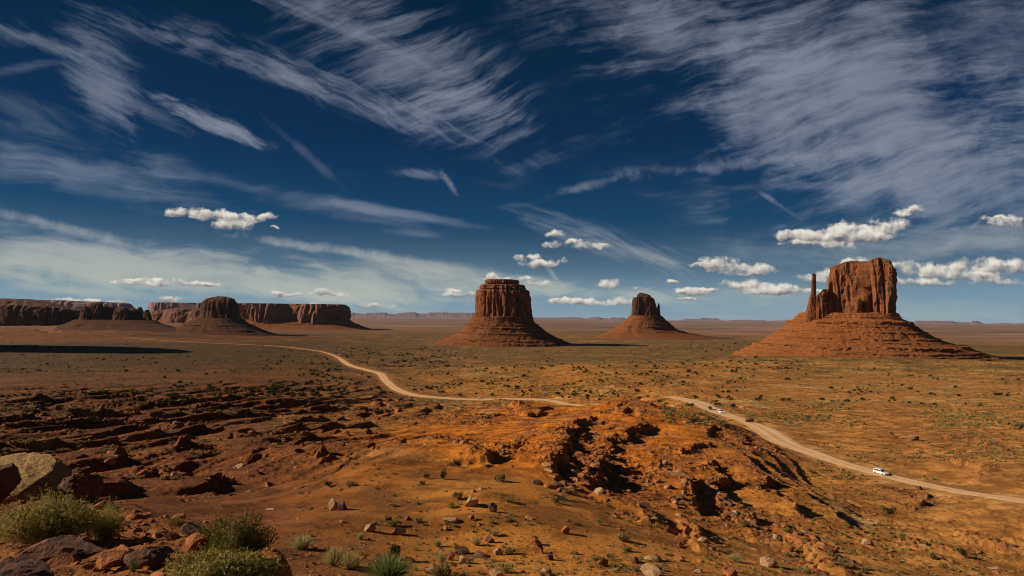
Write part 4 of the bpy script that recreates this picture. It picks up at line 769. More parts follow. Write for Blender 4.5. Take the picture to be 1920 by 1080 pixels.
# pebbles on the near ledge
wl = np.where((MK['lm'] > 0.6) & (R > 3.5) & (R < 26) & (np.abs(a) < 0.8), R**2*0.002+0.02, 0.0); wl = wl/wl.sum(); li = rng.choice(len(gx), 3800, p=wl, replace=False)
ls_ = np.clip(0.018*(1/np.clip(rng.uniform(0, 1, len(li)), 0.01, 1))**0.5, 0.012, 0.24)*(0.7+R[li]/16)
V, F = merged([rock_verts(2, 640+k, 8, 0.6, 0.05) for k in range(5)], np.stack([gx[li], gy[li], gz[li]], 1), ls_, rng.uniform(0, 6.28, len(li)))
link('ledge_rubble', rawmesh('ledge_rubble', V, F, smooth=False), M_rocka, label='loose red stones littering the dark near ledge', cat='rubble', kind='stuff')

# -- named rocks: px, base py, width px, height px, material, label
NR = [(884,950,28,25,M_rockp,'cream boulder with a pointed top beside a round bush on the sandy bench'),(926,961,18,16,M_rockd,'small round dark boulder just right of the cream boulder'),
 (626,957,22,20,M_rockp,'left half of a split tan boulder alone on the sandy bench'),(641,957,18,18,M_rockd,'dark right half of the split boulder alone on the bench'),
 (848,980,32,9,M_rockp,'flat pale slab lying below the cream boulder'),(837,994,12,8,M_rocka,'small squarish stone under the flat pale slab'),(886,975,14,9,M_rocka,'small brown stone right of the flat pale slab'),
 (763,975,15,10,M_rockd,'dark stone at the middle of the bench rock line'),(728,977,16,9,M_rockd,'low dark stone at the left of the bench rock line'),(694,996,20,14,M_rockp,'rounded grey stone on the rim of the orange swell'),
 (748,1003,28,15,M_rockp,'pale pinkish boulder behind the orange swell'),(1062,1001,18,13,M_rocka,'reddish boulder alone on the right part of the bench'),(1012,1037,22,14,M_rocka,'brown block right of the low wedge-shaped rock'),
 (1002,1022,24,12,M_rocka,'wedge-shaped brown rock low on the bench'),(917,1017,20,11,M_rockd,'dark rounded boulder between two pale bushes'),(933,1040,20,13,M_rockp,'pale cracked boulder beside a dark green bush'),
 (873,1056,28,12,M_rockp,'long flat pale rock in the stony strip at the bottom'),(845,1050,14,16,M_rocka,'upright leaning stone in the stony strip at the bottom'),(863,1038,32,12,M_rockd,'dark overhanging slab in the stony strip at the bottom'),
 (1133,1062,26,15,M_rocka,'chunky brown boulder low right on the bench'),(1030,1050,16,12,M_rockd,'dark pointed stone below the brown block'),(933,1083,30,14,M_rockp,'pale flat rock cut by the bottom edge'),(1022,1080,22,14,M_rockp,'blocky tan rock near the bottom edge'),
 (813,1076,30,16,M_rockp,'large pale stone left of a sage bush at the bottom edge'),(1227,1080,42,18,M_rockp,'broad pinkish boulder at the bottom edge right of centre'),(1190,1056,16,12,M_rocka,'small red stone above the broad pinkish boulder'),
 (1440,1062,28,17,M_rockp,'grey angular boulder below the shadowed ridge'),(1369,1080,24,16,M_rocka,'brown block at the bottom edge below a pale bush'),(1725,918,12,6,M_rockd,'dark stone on the verge below the white estate car'),
 (1716,826,14,8,M_rockd,'dark boulder out on the flat right of the road'),(1405,792,16,8,M_rockd,'dark knob of rock on the inner verge of the road bend')]
for px, py, wpx, hpx, mt, lb in NR:
    P, ok = bhit([px], [py]); 
    if not ok[0]: continue
    p = P[0]; k = len(used)*7 % 1000; V, F = rock_verts(4, 700+len(used)*3, 16, 1.0, 0.16); V = V/np.abs(V).max(0)
    D_ = np.linalg.norm(p-np.array([0, 0, CZ])); sx = wpx/2/1200*D_; sz = hpx/1200*D_
    V = V*np.array([sx, sx*0.8, sz*0.62]); V[:, 2] += sz*0.36; V[:, 0] += V[:, 2]*random.uniform(-.25, .25)
    link('boulder', rawmesh('boulder', V, F, smooth=False), mt, label=lb, cat='boulder', loc=p); used.append(1)
# -- the big rocks on the near ledge, as (px, py of the foot, distance)
def ledge_rock(px, py, Y, size, mt, lb, seed, tilt=(0, 0, 0), ncut=7, rough=0.07, nm='boulder', cat='boulder'):
    V, F = rock_verts(5, seed, ncut, 1.0, rough); V = V/np.abs(V).max(0)*np.array(size)*0.5
    V = V*(1+0.05*fbm(V[:, 0]*4, V[:, 1]*4, V[:, 2]*14, oc=4, seed=seed, ridged=True))[:, None]
    p = pw(px, py, Y); p[2] = min(p[2], gh(p[0], p[1])+0.15*size[2]); R3 = np.array(Matrix.Rotation(tilt[2], 3, 'Z') @ Matrix.Rotation(tilt[1], 3, 'Y') @ Matrix.Rotation(tilt[0], 3, 'X')); V = V @ R3.T; V[:, 2] += size[2]*0.40
    return link(nm, rawmesh(nm, V, F, smooth=False), mt, label=lb, cat=cat, loc=p)
def hull_rock(P, mt, lb, seed):
    bm = bmesh.new(); [bm.verts.new(p) for p in P]; r_ = bmesh.ops.convex_hull(bm, input=bm.verts); bmesh.ops.delete(bm, geom=[v for v in bm.verts if not v.link_faces], context='VERTS')
    bmesh.ops.triangulate(bm, faces=bm.faces)
    for _ in range(5): bmesh.ops.subdivide_edges(bm, edges=[e for e in bm.edges if e.calc_length() > 0.05], cuts=1, use_grid_fill=True); bmesh.ops.triangulate(bm, faces=[f for f in bm.faces if len(f.verts) > 3])
    V = np.array([v.co[:] for v in bm.verts]); F = np.array([[v.index for v in f.verts] for f in bm.faces]); bm.free(); c = V.mean(0); D = V-c; D /= np.linalg.norm(D, axis=1)[:, None]
    u_ = V[:, 2]*0.8+V[:, 0]*0.35; V = V + D*(0.05*fbm(V[:, 0]*1.6, V[:, 1]*1.6, u_*5, oc=5, seed=seed, gain=0.6) + 0.035*fbm(V[:, 0]*1.2, V[:, 1]*1.2, u_*9, oc=3, seed=seed+5, ridged=True))[:, None]
    b_ = V.min(0); o_ = np.array([c[0], c[1], b_[2]]); return link('boulder', rawmesh('boulder', V-o_, F, smooth=False), mt, label=lb, cat='boulder', loc=o_)
S_ = [(-60,868,17.9),(0,856,18.1),(45,848,18.2),(92,852,18.0),(104,864,17.7),(97,882,17.3),(60,908,16.7),(34,926,16.4),(10,912,16.5),(-60,900,16.6),(134,880,17.8),(132,906,17.4),(112,935,16.9),(40,965,16.6),(-60,960,16.6),(120,900,19.0),(0,900,19.2)]
hull_rock([pw(*q) for q in S_], M_slab, 'huge tilted slab with a sunlit lichened top at the left edge', 811)
ledge_rock(148, 950, 16.0, (0.95, 0.9, 1.0), M_rockd, 'dark rounded boulder leaning against the right of the huge slab', 812, (0.1, 0.3, 0.4), 6)
ledge_rock(2, 920, 15.5, (0.9, 0.9, 1.1), M_rockd, 'dark boulder cut by the left edge in front of the huge slab', 813, (0, 0, 1))
ledge_rock(122, 1028, 8.3, (1.0, 0.6, 0.30), M_rockd, 'dark mottled flat rock on the ledge below the wide bush', 814, (0.05, -0.1, 0.3), 8)
ledge_rock(376, 1042, 8.6, (0.42, 0.35, 0.40), M_rocka, 'orange cracked block between the two bushes on the ledge', 815, (0, 0, 0.4))
ledge_rock(285, 1062, 7.6, (0.55, 0.4, 0.28), M_rockd, 'low dark block with a flat top at the bottom of the ledge', 816, (0, 0, 0.1))
ledge_rock(215, 1045, 7.6, (0.36, 0.3, 0.22), M_rocka, 'reddish stone between the mottled rock and the dark block', 817, (0.2, 0, 0.7))
ledge_rock(30, 1068, 6.2, (0.7, 0.5, 0.32), M_rockd, 'dark stone in the bottom left corner', 818, (0.2, 0, 0.3))
ledge_rock(365, 1005, 10.5, (0.42, 0.3, 0.22), M_rockd, 'dark stone at the foot of the dense green bush', 819, (0.2, 0.3, 0.3))
ledge_rock(320, 1010, 10.0, (0.3, 0.2, 0.16), M_rocka, 'small red stone under the small round bush on the ledge', 820, (0.2, 0.3, 0.3))

# -- shrubs scattered over the valley
def rects(L):
    P = []; S = []
    for x0, y0, x1, y1, n_, sz in L:
        k = int(n_*2.6); cx = rng.uniform(x0, x1, k); cy = rng.uniform(y0, y1, k); q, ok = bhit(cx, cy)
        dn = fbm(q[:, 0]/45, q[:, 1]/70, oc=3, seed=520) + 0.12*rng.normal(size=k); keep = ok & (dn > np.quantile(dn, 0.615))
        q = q[keep]; D, _ = road_field(q[:, 0], q[:, 1]); q = q[D > np.where(q[:, 1] < 560, 7.5, 13)]; P.append(q); S.append(sz*np.exp(rng.normal(0, 0.33, len(q))))
    return np.concatenate(P), np.concatenate(S)
JP, JS = rects([(630,650,860,690,300,1.9),(860,655,1200,700,120,1.9),(1200,648,1500,700,170,1.9),(520,690,640,745,55,2.6),(560,700,720,745,50,2.3),(760,690,1000,745,85,2.0),(1040,700,1240,760,90,2.0),(1240,690,1480,780,105,1.8),(1480,690,1920,760,80,1.6),(1480,760,1920,830,40,1.0),(280,700,520,770,38,2.0),(0,640,520,700,130,1.8),(1290,640,1420,662,60,2.2),(480,655,620,690,50,2.0)])
extra = [(362,796-42,5),(375,745,4.6),(176,797,4),(283,745,4.5),(595,733,5.2),(500,732,4.6),(915,722,5.5),(1107,738,5),(1180,728,4.5),(930,722,3),(790,733,5.5),(1355,728,3.6),(1378,718,3.6),(1396,727,2.4),(1500,722,2.6)]
q, ok = bhit([e[0] for e in extra], [e[1] for e in extra]); kp_ = (JP[:, 1] > 430) | (JP[:, 0] < 0); JP = JP[kp_]; JS = np.minimum(JS[kp_], 0.0042*JP[:, 1]); JP = np.concatenate([JP, q[ok]]); JS = np.concatenate([JS, np.array([e[2]*0.5 for e in extra])[ok]])
SP, SS = rects([(850,655,1240,745,2400,0.8),(1240,650,1920,720,2600,0.9),(1240,690,1920,800,2600,0.7),(1480,780,1920,900,900,0.45),(560,740,900,800,300,0.6),(560,655,900,720,1800,0.9),(0,650,640,700,2400,1.1),(0,690,560,780,900,0.8),(0,780,560,900,250,0.5),(700,870,1250,990,150,0.24),(1100,960,1500,1080,150,0.24),(1500,880,1920,1080,420,0.33),(500,985,1250,1080,150,0.17),(560,860,720,960,40,0.25)])
jl = {'far': 'dark juniper bush on the far flat, one of many small dark dots', 'left': 'dark juniper bush on the sandy swells of the left slope', 'nearleft': 'dark low bush on the lower left slope', 'bench': 'small dark bush on the sandy bench', 'mound': 'dark bush among the ledges of the central mound', 'right': 'dark juniper bush on the tan flat beyond the right-hand road', 'mid': 'dark juniper bush on the flat around the middle road bend'}
jg = {k: 'juniper bushes: '+k2 for k, k2 in zip(jl, ['far flat', 'left slope', 'lower left', 'bench', 'mound', 'right flat', 'road bend flat'])}
scatter('juniper_bush', 'bush', JP, JS, [juniper_v(420, 0.10, 900+k) for k in range(5)], [juniper_v(60, 0.26, 910+k) for k in range(4)], [(L_jun, 1.0)], jl, jg, 240, 'far scatter of dark juniper bushes dotting the valley floor', 'juniper_scrub', sink=0.05)
sl = {'far': 'pale sagebrush clump on the far flat', 'left': 'dull sagebrush clump on the ravined left slope', 'nearleft': 'grey sagebrush clump on the slope below the ledge', 'bench': 'grey green sagebrush clump on the sandy bench', 'mound': 'grey sagebrush clump between the ledges of the central mound', 'right': 'sagebrush clump on the brown slopes around the right-hand road', 'mid': 'sagebrush clump near the middle road bend'}
sg = {k: 'sagebrush: '+k2 for k, k2 in zip(sl, ['far flat', 'left slope', 'below the ledge', 'bench', 'mound', 'right slopes', 'road bend'])}
scatter('sagebrush', 'bush', SP, SS, [sage_v(300, 0.08, 920+k) for k in range(5)], [sage_v(16, 0.34, 930+k) for k in range(6)], [(L_sage, 1.0)], sl, sg, 240, 'low sagebrush scrub speckling the desert floor', 'sage_scrub', sink=0.03)

# -- bushes that stand out: px, foot py, width px, height px, kind, label
NB = [(832,899,13,20,'tree','lone upright dark green juniper bush on the sandy bench'),(858,936,20,15,'sage','round grey green bush left of the cream boulder'),(618,914,17,11,'jun','dark bush at the left end of the bench'),(657,911,18,9,'sage','low bush right of the dark bush at the bench end'),
 (800,898,12,9,'jun','small dark bush left of the lone upright juniper'),(792,910,13,8,'jun','small dark bush below and left of the lone upright juniper'),(740,988,32,11,'sage','wide low bush on the orange swell'),(937,903,26,15,'sage','green bush at the foot of the dark cliffs'),
 (1063,925,34,9,'sage','flat pale green bush below the broken red boulders'),(1043,944,17,12,'sage','round bush under the flat pale green one'),(955,942,24,7,'sage','low spreading bush right of the cream boulder'),(847,953,15,9,'sage','small bush left of the round dark boulder'),
 (1083,986,36,14,'twig','bare twiggy bush on the right of the bench'),(1122,984,16,9,'sage','small round bush right of the bare twiggy one'),(1167,1016,30,14,'sage','domed grey bush on the right shoulder of the bench'),(1175,1034,22,9,'sage','flattish bush under the domed grey one'),
 (955,1039,26,13,'sage','dark green bush beside the pale cracked boulder'),(893,1023,20,15,'grass','pale yellow bush left of the dark rounded boulder'),(927,1006,17,11,'grass','pale tuft behind the dark rounded boulder'),(820,1025,18,12,'grass','pale tuft in front of the orange swell'),
 (828,1056,18,18,'grass','upright pale tuft in the stony strip at the bottom'),(627,1060,46,28,'grass','large cream grass clump at the lower left of the bench'),(655,1066,44,26,'grass','cream grass clump right of the large one'),(740,1050,26,26,'jun','dark rounded bush behind the spiky green grass'),
 (728,1084,96,34,'green','big spiky green grass clump at the bottom edge'),(827,1080,42,22,'sage','sage bush between pale stones at the bottom edge'),(675,1011,14,11,'grass','small pale tuft at the left of the orange swell'),(950,1074,26,14,'sage','sage bush above the flat rock cut by the bottom edge'),
 (1395,989,18,15,'sage','grey bush at the top of the shadowed ridge'),(1380,1053,26,12,'grass','pale cushion bush left of the grey angular boulder'),(1747,1048,17,12,'sage','grey bush in the rocky patch low on the right'),(1811,1045,20,12,'jun','dark bush alone low on the right'),
 (1667,965,22,12,'jun','dark bush in the rubble below the white estate car'),(566,1030,44,22,'grass','pale dry tuft just right of the dense ledge bush'),(1228,1054,15,9,'grass','small pale tuft near the bottom right of the bench'),(1690,1012,12,10,'sage','small bush on the low rocky rib at the right')]
def bush(px, py, Y, W_, H_, kind, lb, seed, p=None, dens=1.0):
    r = np.random.default_rng(seed)
    if p is None: p = pw(px, py, Y); p[2] = min(p[2], float(gh(p[0], p[1])))
    mt = {'jun': L_jun, 'tree': L_jun, 'sage': L_sage, 'grass': L_gra, 'green': L_grn, 'rab': L_rab, 'twig': L_wood, 'dense': leaf_green}[kind]
    nm = {'grass': 'grass_clump', 'green': 'grass_clump', 'tree': 'juniper_bush', 'jun': 'juniper_bush', 'rab': 'rabbitbrush', 'dense': 'rabbitbrush'}.get(kind, 'sagebrush')
    root = empty(nm, p, lb, 'grass' if nm == 'grass_clump' else 'bush')
    if kind in ('grass', 'green'):
        V, F = tuft_v(int(600*dens), seed, 0.7, 1.0, 0.016); V = V*np.array([W_/1.5, W_/1.5, H_]); 
        link('blades', rawmesh('blades', V, F), mt, root)
        V, F = tuft_v(60, seed+1, 0.6, 1.1, 0.008); V = V*np.array([W_/1.5, W_/1.5, H_]); link('dry_stalks', rawmesh('dry_stalks', V, F), L_wood, root)
    elif kind in ('rab', 'dense', 'twig'):
        n_ = int((1500 if kind != 'twig' else 140)*dens); B = np.stack([r.normal(0, 0.10, n_)*W_, r.normal(0, 0.08, n_)*W_, 0*r.normal(size=n_)], 1)
        ang = r.uniform(0, 6.283, n_); rr = np.sqrt(r.uniform(0, 1, n_)); lump = 1+0.20*np.sin(ang*3+seed)+0.14*np.sin(ang*7+2*seed)
        T = np.stack([np.cos(ang)*rr*W_*0.5*lump, np.sin(ang)*rr*W_*0.42*lump, H_*np.sqrt(np.clip(1.05-rr**2*0.8, 0.05, 2))*r.uniform(0.45, 1.12, n_)*lump], 1)
        V, F = blades(B, T, W_*0.0030*r.uniform(0.6, 1.3, n_), r, 3, 0.12)
        link('stems', rawmesh('stems', V, F), L_wood if kind == 'twig' else L_gra if kind == 'rab' else L_sage, root)
        if kind != 'twig':
            m_ = 3 if kind == 'rab' else 5; t = r.uniform(0.55, 1.0, (n_, m_))**0.8; Q = B[:, None]+(T-B)[:, None]*t[..., None]; Q = Q.reshape(-1, 3)+r.normal(0, W_*0.012, (n_*m_, 3))
            V, F = cards(Q, W_*(0.0085 if kind == 'rab' else 0.010), r, up=1.5, aspect=2.6 if kind == 'rab' else 1.6); link('leaves', rawmesh('leaves', V, F), mt, root)
            if kind == 'rab':
                k = r.random(n_) < 0.3; Q = np.repeat(T[k], 4, 0)+r.normal(0, W_*0.009, (4*k.sum(), 3)); V, F = cards(Q, W_*0.009, r); link('flower_heads', rawmesh('flower_heads', V, F), L_flo, root)
    else:
        if kind == 'sage': V, F = sage_v(900, 0.045, seed)
        else: V, F = juniper_v(1100, 0.055, seed, 1.0)
        ex = np.abs(V).max(0); V = V/ex*np.array([W_/2, W_/2, H_]); link('foliage', rawmesh('foliage', V, F), mt, root)
        n_ = 40; B = np.zeros((n_, 3)); T = V[r.integers(0, len(V), n_)]*0.9; V, F = blades(B, T, W_*0.010*np.ones(n_), r); link('stems', rawmesh('stems', V, F), L_wood, root)
    return root
leaf_green = leaf_mat('dense_brush_leaf', (0.085, 0.085, 0.018), (0.20, 0.17, 0.04), 9.0)
for i, (px, py, wpx, hpx, kd, lb) in enumerate(NB):
    P, ok = bhit([px], [py]); p = P[0]; D_ = np.linalg.norm(p-np.array([0, 0, CZ])); bush(px, py, p[1], wpx/1200*D_, hpx/1200*D_, kd, lb, 1000+i, p=p)
bush(96, 990, 9.6, 1.30, 0.62, 'rab', 'wide yellow-green brush spreading below the huge slab', 1101, dens=1.5)
bush(22, 985, 9.8, 0.52, 0.50, 'rab', 'small golden brush at the left edge beside the wide one', 1102)
bush(196, 1005, 10.2, 0.62, 0.52, 'rab', 'upright olive brush right of the wide one on the ledge', 1103)
bush(328, 1002, 12.0, 0.40, 0.36, 'dense', 'small round grey bush at the rim of the ledge', 1104, dens=0.6)
bush(438, 1050, 8.6, 0.95, 0.60, 'dense', 'dense dark green bush at the rim of the ledge', 1105, dens=1.6)
bush(405, 1100, 7.0, 1.12, 0.30, 'rab', 'pale brush with yellow flower heads cut by the bottom edge', 1106, dens=1.6)
bush(250, 1062, 7.2, 0.22, 0.26, 'green', 'sparse thin grass blades beside the low dark block', 1107, dens=0.06)

# ------------------------------------------------------------------ vehicles
def paint(name, c, rough=0.3, metal=0.0):
    m, n = mat_new(name); P = n.node('ShaderNodeTexCoord').outputs['Object']; d = n.ss(n.noise(P, 2.5, 4), 0.3, 0.8)
    b = n.node('ShaderNodeBsdfPrincipled'); n.put(b.inputs['Base Color'], n.mix(n.m('MULTIPLY', d, 0.25), c, (0.45, 0.28, 0.16))); b.inputs['Roughness'].default_value = rough; b.inputs['Metallic'].default_value = metal
    o = n.node('ShaderNodeOutputMaterial'); n.l.new(b.outputs[0], o.inputs[0]); return m
C_wh = paint('white_paint', (0.80, 0.80, 0.79), 0.35); C_bk = paint('black_paint', (0.012, 0.012, 0.013), 0.3); C_gl = paint('dark_glass', (0.008, 0.010, 0.012), 0.08); C_ty = paint('tyre_rubber', (0.02, 0.02, 0.02), 0.9); C_ri = paint('wheel_metal', (0.45, 0.45, 0.46), 0.35, 0.8)
C_he = paint('lamp_glass', (0.7, 0.7, 0.68), 0.1); C_re = paint('tail_lamp', (0.35, 0.015, 0.01), 0.2)
def prism(prof, ws, bev=0.05):
    """side profile (x, z), half width at each point"""
    bm = bmesh.new(); Lv = [bm.verts.new((x, w_, z)) for (x, z), w_ in zip(prof, ws)]; Rv = [bm.verts.new((x, -w_, z)) for (x, z), w_ in zip(prof, ws)]
    n_ = len(prof); bm.faces.new(Lv); bm.faces.new(Rv[::-1])
    for i in range(n_): bm.faces.new((Lv[i], Rv[i], Rv[(i+1) % n_], Lv[(i+1) % n_]))
    bmesh.ops.recalc_face_normals(bm, faces=bm.faces)
    if bev: bmesh.ops.bevel(bm, geom=list(bm.edges), offset=bev, segments=2, affect='EDGES', profile=0.6)
    return bm
def bmlink(name, bms, mat, parent):
    me_ = bpy.data.meshes.new(name); b0 = bmesh.new()
    for b_ in bms:
        t = bpy.data.meshes.new('t'); b_.to_mesh(t); b0.from_mesh(t); bpy.data.meshes.remove(t); b_.free()
    b0.to_mesh(me_); b0.free(); return link(name, me_, mat, parent)
def quadslab(P4, nrm, th=0.03):
    bm = bmesh.new(); n_ = Vector(nrm).normalized(); vs = [bm.verts.new(Vector(p)+n_*th) for p in P4]; vb = [bm.verts.new(Vector(p)-n_*th) for p in P4]
    bm.faces.new(vs); bm.faces.new(vb[::-1])
    for i in range(4): bm.faces.new((vs[i], vb[i], vb[(i+1) % 4], vs[(i+1) % 4]))
    bmesh.ops.recalc_face_normals(bm, faces=bm.faces); return bm
def wheel(parent, x, y):
    bm = bmesh.new(); bmesh.ops.create_cone(bm, cap_ends=True, segments=28, radius1=0.37, radius2=0.37, depth=0.24, matrix=Matrix.Translation((x, y, 0.37)) @ Matrix.Rotation(math.pi/2, 4, 'X')); bmesh.ops.bevel(bm, geom=[e for e in bm.edges if len(e.link_faces) == 2 and max(len(f.verts) for f in e.link_faces) > 10], offset=0.05, segments=2, affect='EDGES')
    t = bmlink('wheel', [bm], C_ty, parent)
    bm = bmesh.new(); bmesh.ops.create_cone(bm, cap_ends=True, segments=20, radius1=0.22, radius2=0.18, depth=0.27, matrix=Matrix.Translation((x, y, 0.37)) @ Matrix.Rotation(math.pi/2, 4, 'X')); r_ = bmlink('rim', [bm], C_ri, t)
def car(px, py, line, back, lb, cat, nm, body, kind, lateral=0.0):
    P, ok = bhit([px], [py]); p = P[0]; i = np.argmin(np.hypot(line[:, 0]-p[0], line[:, 1]-p[1])); j = min(max(i, 2), len(line)-3); t = line[j+2]-line[j-2]; t = t/np.linalg.norm(t)*(-1 if back else 1)
    g_ = line[i][:2]*0.35+p[:2]*0.65; z = float(gh(g_[0], g_[1])); z = max(z, line[i][2]-0.25)+0.11
    root = empty(nm, (g_[0], g_[1], z), lb, cat); root.rotation_euler = (0, 0, math.atan2(t[1], t[0])); hor = math.hypot(t[0], t[1]); root.rotation_euler[1] = -math.atan2(t[2], hor)
    if kind == 'estate': L, H, hood, wsb, rr, rb = 2.45, 1.70, 0.98, 0.75, -2.15, -2.4
    elif kind == 'van': L, H, hood, wsb, rr, rb = 2.5, 2.15, 1.15, 1.35, -2.4, -2.48
    else: L, H, hood, wsb, rr, rb = 2.3, 1.82, 1.05, 0.85, -2.1, -2.25
    w_ = 0.93
    low = [(-L, 0.42), (-L, 0.95), (-L+0.05, hood), (wsb+0.15, hood+0.02), (L-0.25, hood-0.16), (L, hood-0.30), (L, 0.40), (L-0.35, 0.30), (-L+0.3, 0.30)]
    cab = [(rb+0.03, hood-0.04), (rr, H-0.06), (rr+0.25, H), (0.15 if kind != 'van' else 0.7, H), (0.0+0.32 if kind != 'van' else 0.85, H-0.05), (wsb+0.22, hood-0.02)]
    bd = bmlink('body', [prism(low, [w_]*9, 0.07), prism(cab, [w_-0.03, w_-0.16, w_-0.16, w_-0.16, w_-0.15, w_-0.04], 0.05)], body, root)
    # glass
    xa = [rb+0.30, rb+0.30+(wsb-rb)*0.30, rb+0.30+(wsb-rb)*0.62, wsb-0.02]; z0, z1 = hood+0.05, H-0.16
    for s_ in (-1, 1):
        for k in range(3):
            x0, x1 = xa[k]+0.04, xa[k+1]-0.04; f0 = 0.16 if k == 0 else 0.0; f1 = 0.42 if k == 2 else 0.0
            P4 = [(x0, s_*(w_-0.035), z0), (x1, s_*(w_-0.035), z0), (x1-f1, s_*(w_-0.135), z1), (x0+f0, s_*(w_-0.135), z1)]; bmlink('side_window', [quadslab(P4, (0, s_, 0.2), 0.025)], C_gl, root)
    xt = 0.32 if kind != 'van' else 0.85
    bmlink('windscreen', [quadslab([(wsb+0.19, -w_+0.16, hood+0.04), (wsb+0.19, w_-0.16, hood+0.04), (xt+0.06, w_-0.26, H-0.10), (xt+0.06, -w_+0.26, H-0.10)], (0.7, 0, 0.7), 0.025)], C_gl, root)
    bmlink('rear_window', [quadslab([(rb+0.05, -w_+0.18, hood+0.06), (rb+0.05, w_-0.18, hood+0.06), (rr+0.03, w_-0.28, H-0.16), (rr+0.03, -w_+0.28, H-0.16)], (-1, 0, 0.2), 0.03)], C_gl, root)
    for s_ in (-1, 1):
        for x in (-L+0.85, L-0.85): wheel(root, x, s_*(w_-0.10))
        bmlink('headlight', [quadslab([(L-0.01, s_*0.55, hood-0.42), (L-0.01, s_*0.85, hood-0.42), (L-0.03, s_*0.85, hood-0.30), (L-0.03, s_*0.55, hood-0.30)], (1, 0, 0), 0.03)], C_he, root)
        bmlink('tail_light', [quadslab([(-L-0.0, s_*0.68, 0.72), (-L-0.0, s_*0.86, 0.72), (-L-0.0, s_*0.86, 0.95), (-L-0.0, s_*0.68, 0.95)], (-1, 0, 0), 0.03)], C_re, root)
        bmlink('wing_mirror', [prism([(wsb-0.05, hood+0.02), (wsb-0.05, hood+0.18), (wsb+0.10, hood+0.16), (wsb+0.10, hood+0.04)], [0.09]*4, 0.02)], body, root).location = (0, s_*(w_+0.08), 0)
        if kind != 'van': bmlink('roof_rail', [quadslab([(rr+0.4, s_*(w_-0.24), H+0.05), (0.0, s_*(w_-0.24), H+0.05), (0.0, s_*(w_-0.20), H+0.05), (rr+0.4, s_*(w_-0.20), H+0.05)], (0, 0, 1), 0.02)], C_bk, root)
    bmlink('bumper', [prism([(L-0.02, 0.38), (L+0.07, 0.42), (L+0.07, 0.58), (L-0.02, 0.62)], [w_-0.06]*4, 0.02)], body, root)
    bmlink('bumper', [prism([(-L-0.07, 0.42), (-L+0.02, 0.38), (-L+0.02, 0.62), (-L-0.07, 0.58)], [w_-0.06]*4, 0.02)], body, root)
    return root
car(1652, 890, RB, False, 'white estate car driving on the dirt road at the right', 'car', 'estate_car', C_wh, 'estate')
car(1351, 775, RB, False, 'white van following behind the black car on the right-hand road', 'van', 'van', C_wh, 'van')
car(1329, 768, RB, False, 'black car on the right-hand road just beyond the white van', 'car', 'off_road_car', C_bk, 'suv')
car(899, 749, RA, False, 'distant white car on the straight stretch of the middle road', 'car', 'off_road_car', C_wh, 'suv')

# ------------------------------------------------------------------ say which one each scattered rock and bush is
LM = [(884,938,'the cream boulder'),(926,953,'the round dark boulder'),(633,950,'the split boulder'),(832,889,'the lone upright juniper'),(1063,920,'the flat pale green bush'),(1083,980,'the bare twiggy bush'),
 (740,983,'the wide bush on the orange swell'),(1062,995,'the reddish bench boulder'),(937,895,'the green bush under the dark cliffs'),(1165,755,'the top of the central mound'),(1300,785,'the cone-shaped hillock'),(1652,886,'the white estate car'),
 (1351,771,'the white van'),(899,747,'the distant white car'),(745,730,'the middle road bend'),(660,685,'the far road bend'),(1450,820,'the wide stretch of right-hand road'),(1720,905,'the road beyond the estate car'),(1850,935,'the road at the right edge'),
 (945,640,'the round capped butte'),(1212,632,'the small mitten butte'),(1600,680,'the big mitten butte'),(412,620,'the domed butte'),(550,612,'the long mesa'),(1090,692,'the bare orange sand patch'),(1045,870,'the left dark cliff of the mound'),(1130,880,'the right dark cliff of the mound'),
 (1330,875,'the middle ledge of the mound'),(1440,905,'the lowest ledge of the mound'),(1410,990,'the shadowed ridge'),(1440,1054,'the grey angular boulder'),(1227,1071,'the broad pinkish boulder'),(1380,1047,'the pale cushion bush'),(1811,1039,'the dark bush low on the right'),(1747,1041,'the grey bush low on the right'),
 (945,760,'the dark scree hill'),(480,760,'the long ravine'),(250,800,'the left ravines'),(60,880,'the huge slab'),(430,1000,'the dense ledge bush'),(627,1040,'the large cream grass clump'),(728,1068,'the spiky green grass'),(827,1070,'the sage bush at the bottom edge'),(1012,1030,'the brown block'),(565,1020,'the pale dry tuft'),(1690,720,'the right-hand flat'),(1560,790,'the flat behind the estate car'),(150,690,'the dark left plain'),(1360,700,'the flat before the big mitten')]
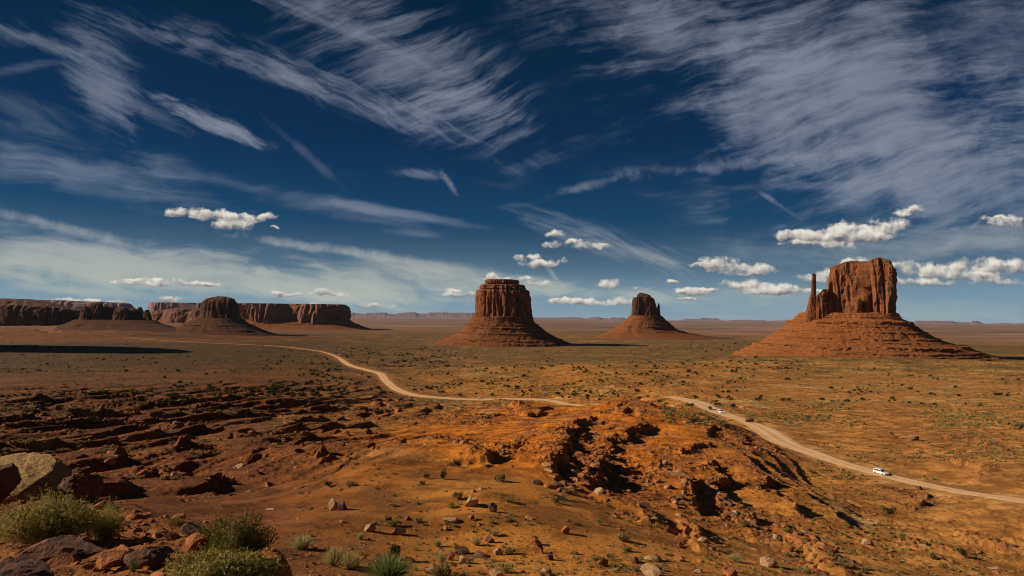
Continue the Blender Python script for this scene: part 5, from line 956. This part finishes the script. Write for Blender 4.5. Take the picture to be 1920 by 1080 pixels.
WORDS = ['nearest', 'second', 'third', 'fourth', 'fifth', 'sixth', 'seventh', 'eighth', 'ninth', 'tenth', 'eleventh', 'twelfth', 'thirteenth', 'fourteenth', 'fifteenth', 'sixteenth', 'seventeenth', 'eighteenth', 'nineteenth', 'twentieth', 'twenty-first', 'twenty-second', 'twenty-third', 'twenty-fourth', 'twenty-fifth', 'twenty-sixth', 'twenty-seventh', 'twenty-eighth', 'twenty-ninth', 'thirtieth', 'thirty-first', 'thirty-second', 'thirty-third', 'thirty-fourth', 'thirty-fifth', 'thirty-sixth', 'thirty-seventh', 'thirty-eighth', 'thirty-ninth', 'fortieth']
lmp = np.array([(l_[0], l_[1]) for l_ in LM]); buck = {}
adj = {'red_boulder': 'rust red', 'dark_boulder': 'dark', 'pale_boulder': 'pale'}
for o in list(COL.objects):
    g_ = o.get('group')
    if not g_ or o.parent: continue
    x_, y_ = proj(np.array(o.location)); v_ = np.array([x_, y_])-lmp; k = int(np.argmin(np.hypot(v_[:, 0], v_[:, 1]*1.6))); dx, dy = v_[k]; dy *= 1.6
    ang = math.degrees(math.atan2(-dy, dx)) % 360; sec = ['right of', 'above right of', 'above', 'above left of', 'left of', 'below left of', 'below', 'below right of'][int(((ang+22.5) % 360)//45)]
    kind_ = {'boulder': adj.get(o.data.materials[0].name, 'red')+' boulder', 'juniper_bush': 'dark juniper bush', 'sagebrush': 'grey green sagebrush clump'}[o.name.split('.')[0]]
    buck.setdefault((kind_, sec, LM[k][2]), []).append((math.hypot(dx, dy), o))
for (kind_, sec, lm), L_ in buck.items():
    L_.sort(key=lambda t: t[0])
    for i, (d_, o) in enumerate(L_):
        o['label'] = (WORDS[min(i, 39)]+' '+kind_+' '+sec+' '+lm) if len(L_) > 1 else kind_+' '+sec+' '+lm

# ------------------------------------------------------------------ the air
def haze():
    bm = bmesh.new(); bmesh.ops.create_cube(bm, size=1.0, matrix=Matrix.Translation((0, 0, 225)) @ Matrix.Diagonal((170000, 170000, 550, 1)))
    me_ = bpy.data.meshes.new('haze'); bm.to_mesh(me_); bm.free(); m, n = mat_new('thin_air'); v_ = n.node('ShaderNodeVolumePrincipled'); v_.inputs['Color'].default_value = (0.62, 0.76, 1.0, 1); v_.inputs['Density'].default_value = 5e-6
    o = n.node('ShaderNodeOutputMaterial'); n.l.new(v_.outputs[0], o.inputs['Volume']); link('haze', me_, m, kind='stuff', label='thin bluish air over the plain', cat='haze')
haze()
#END
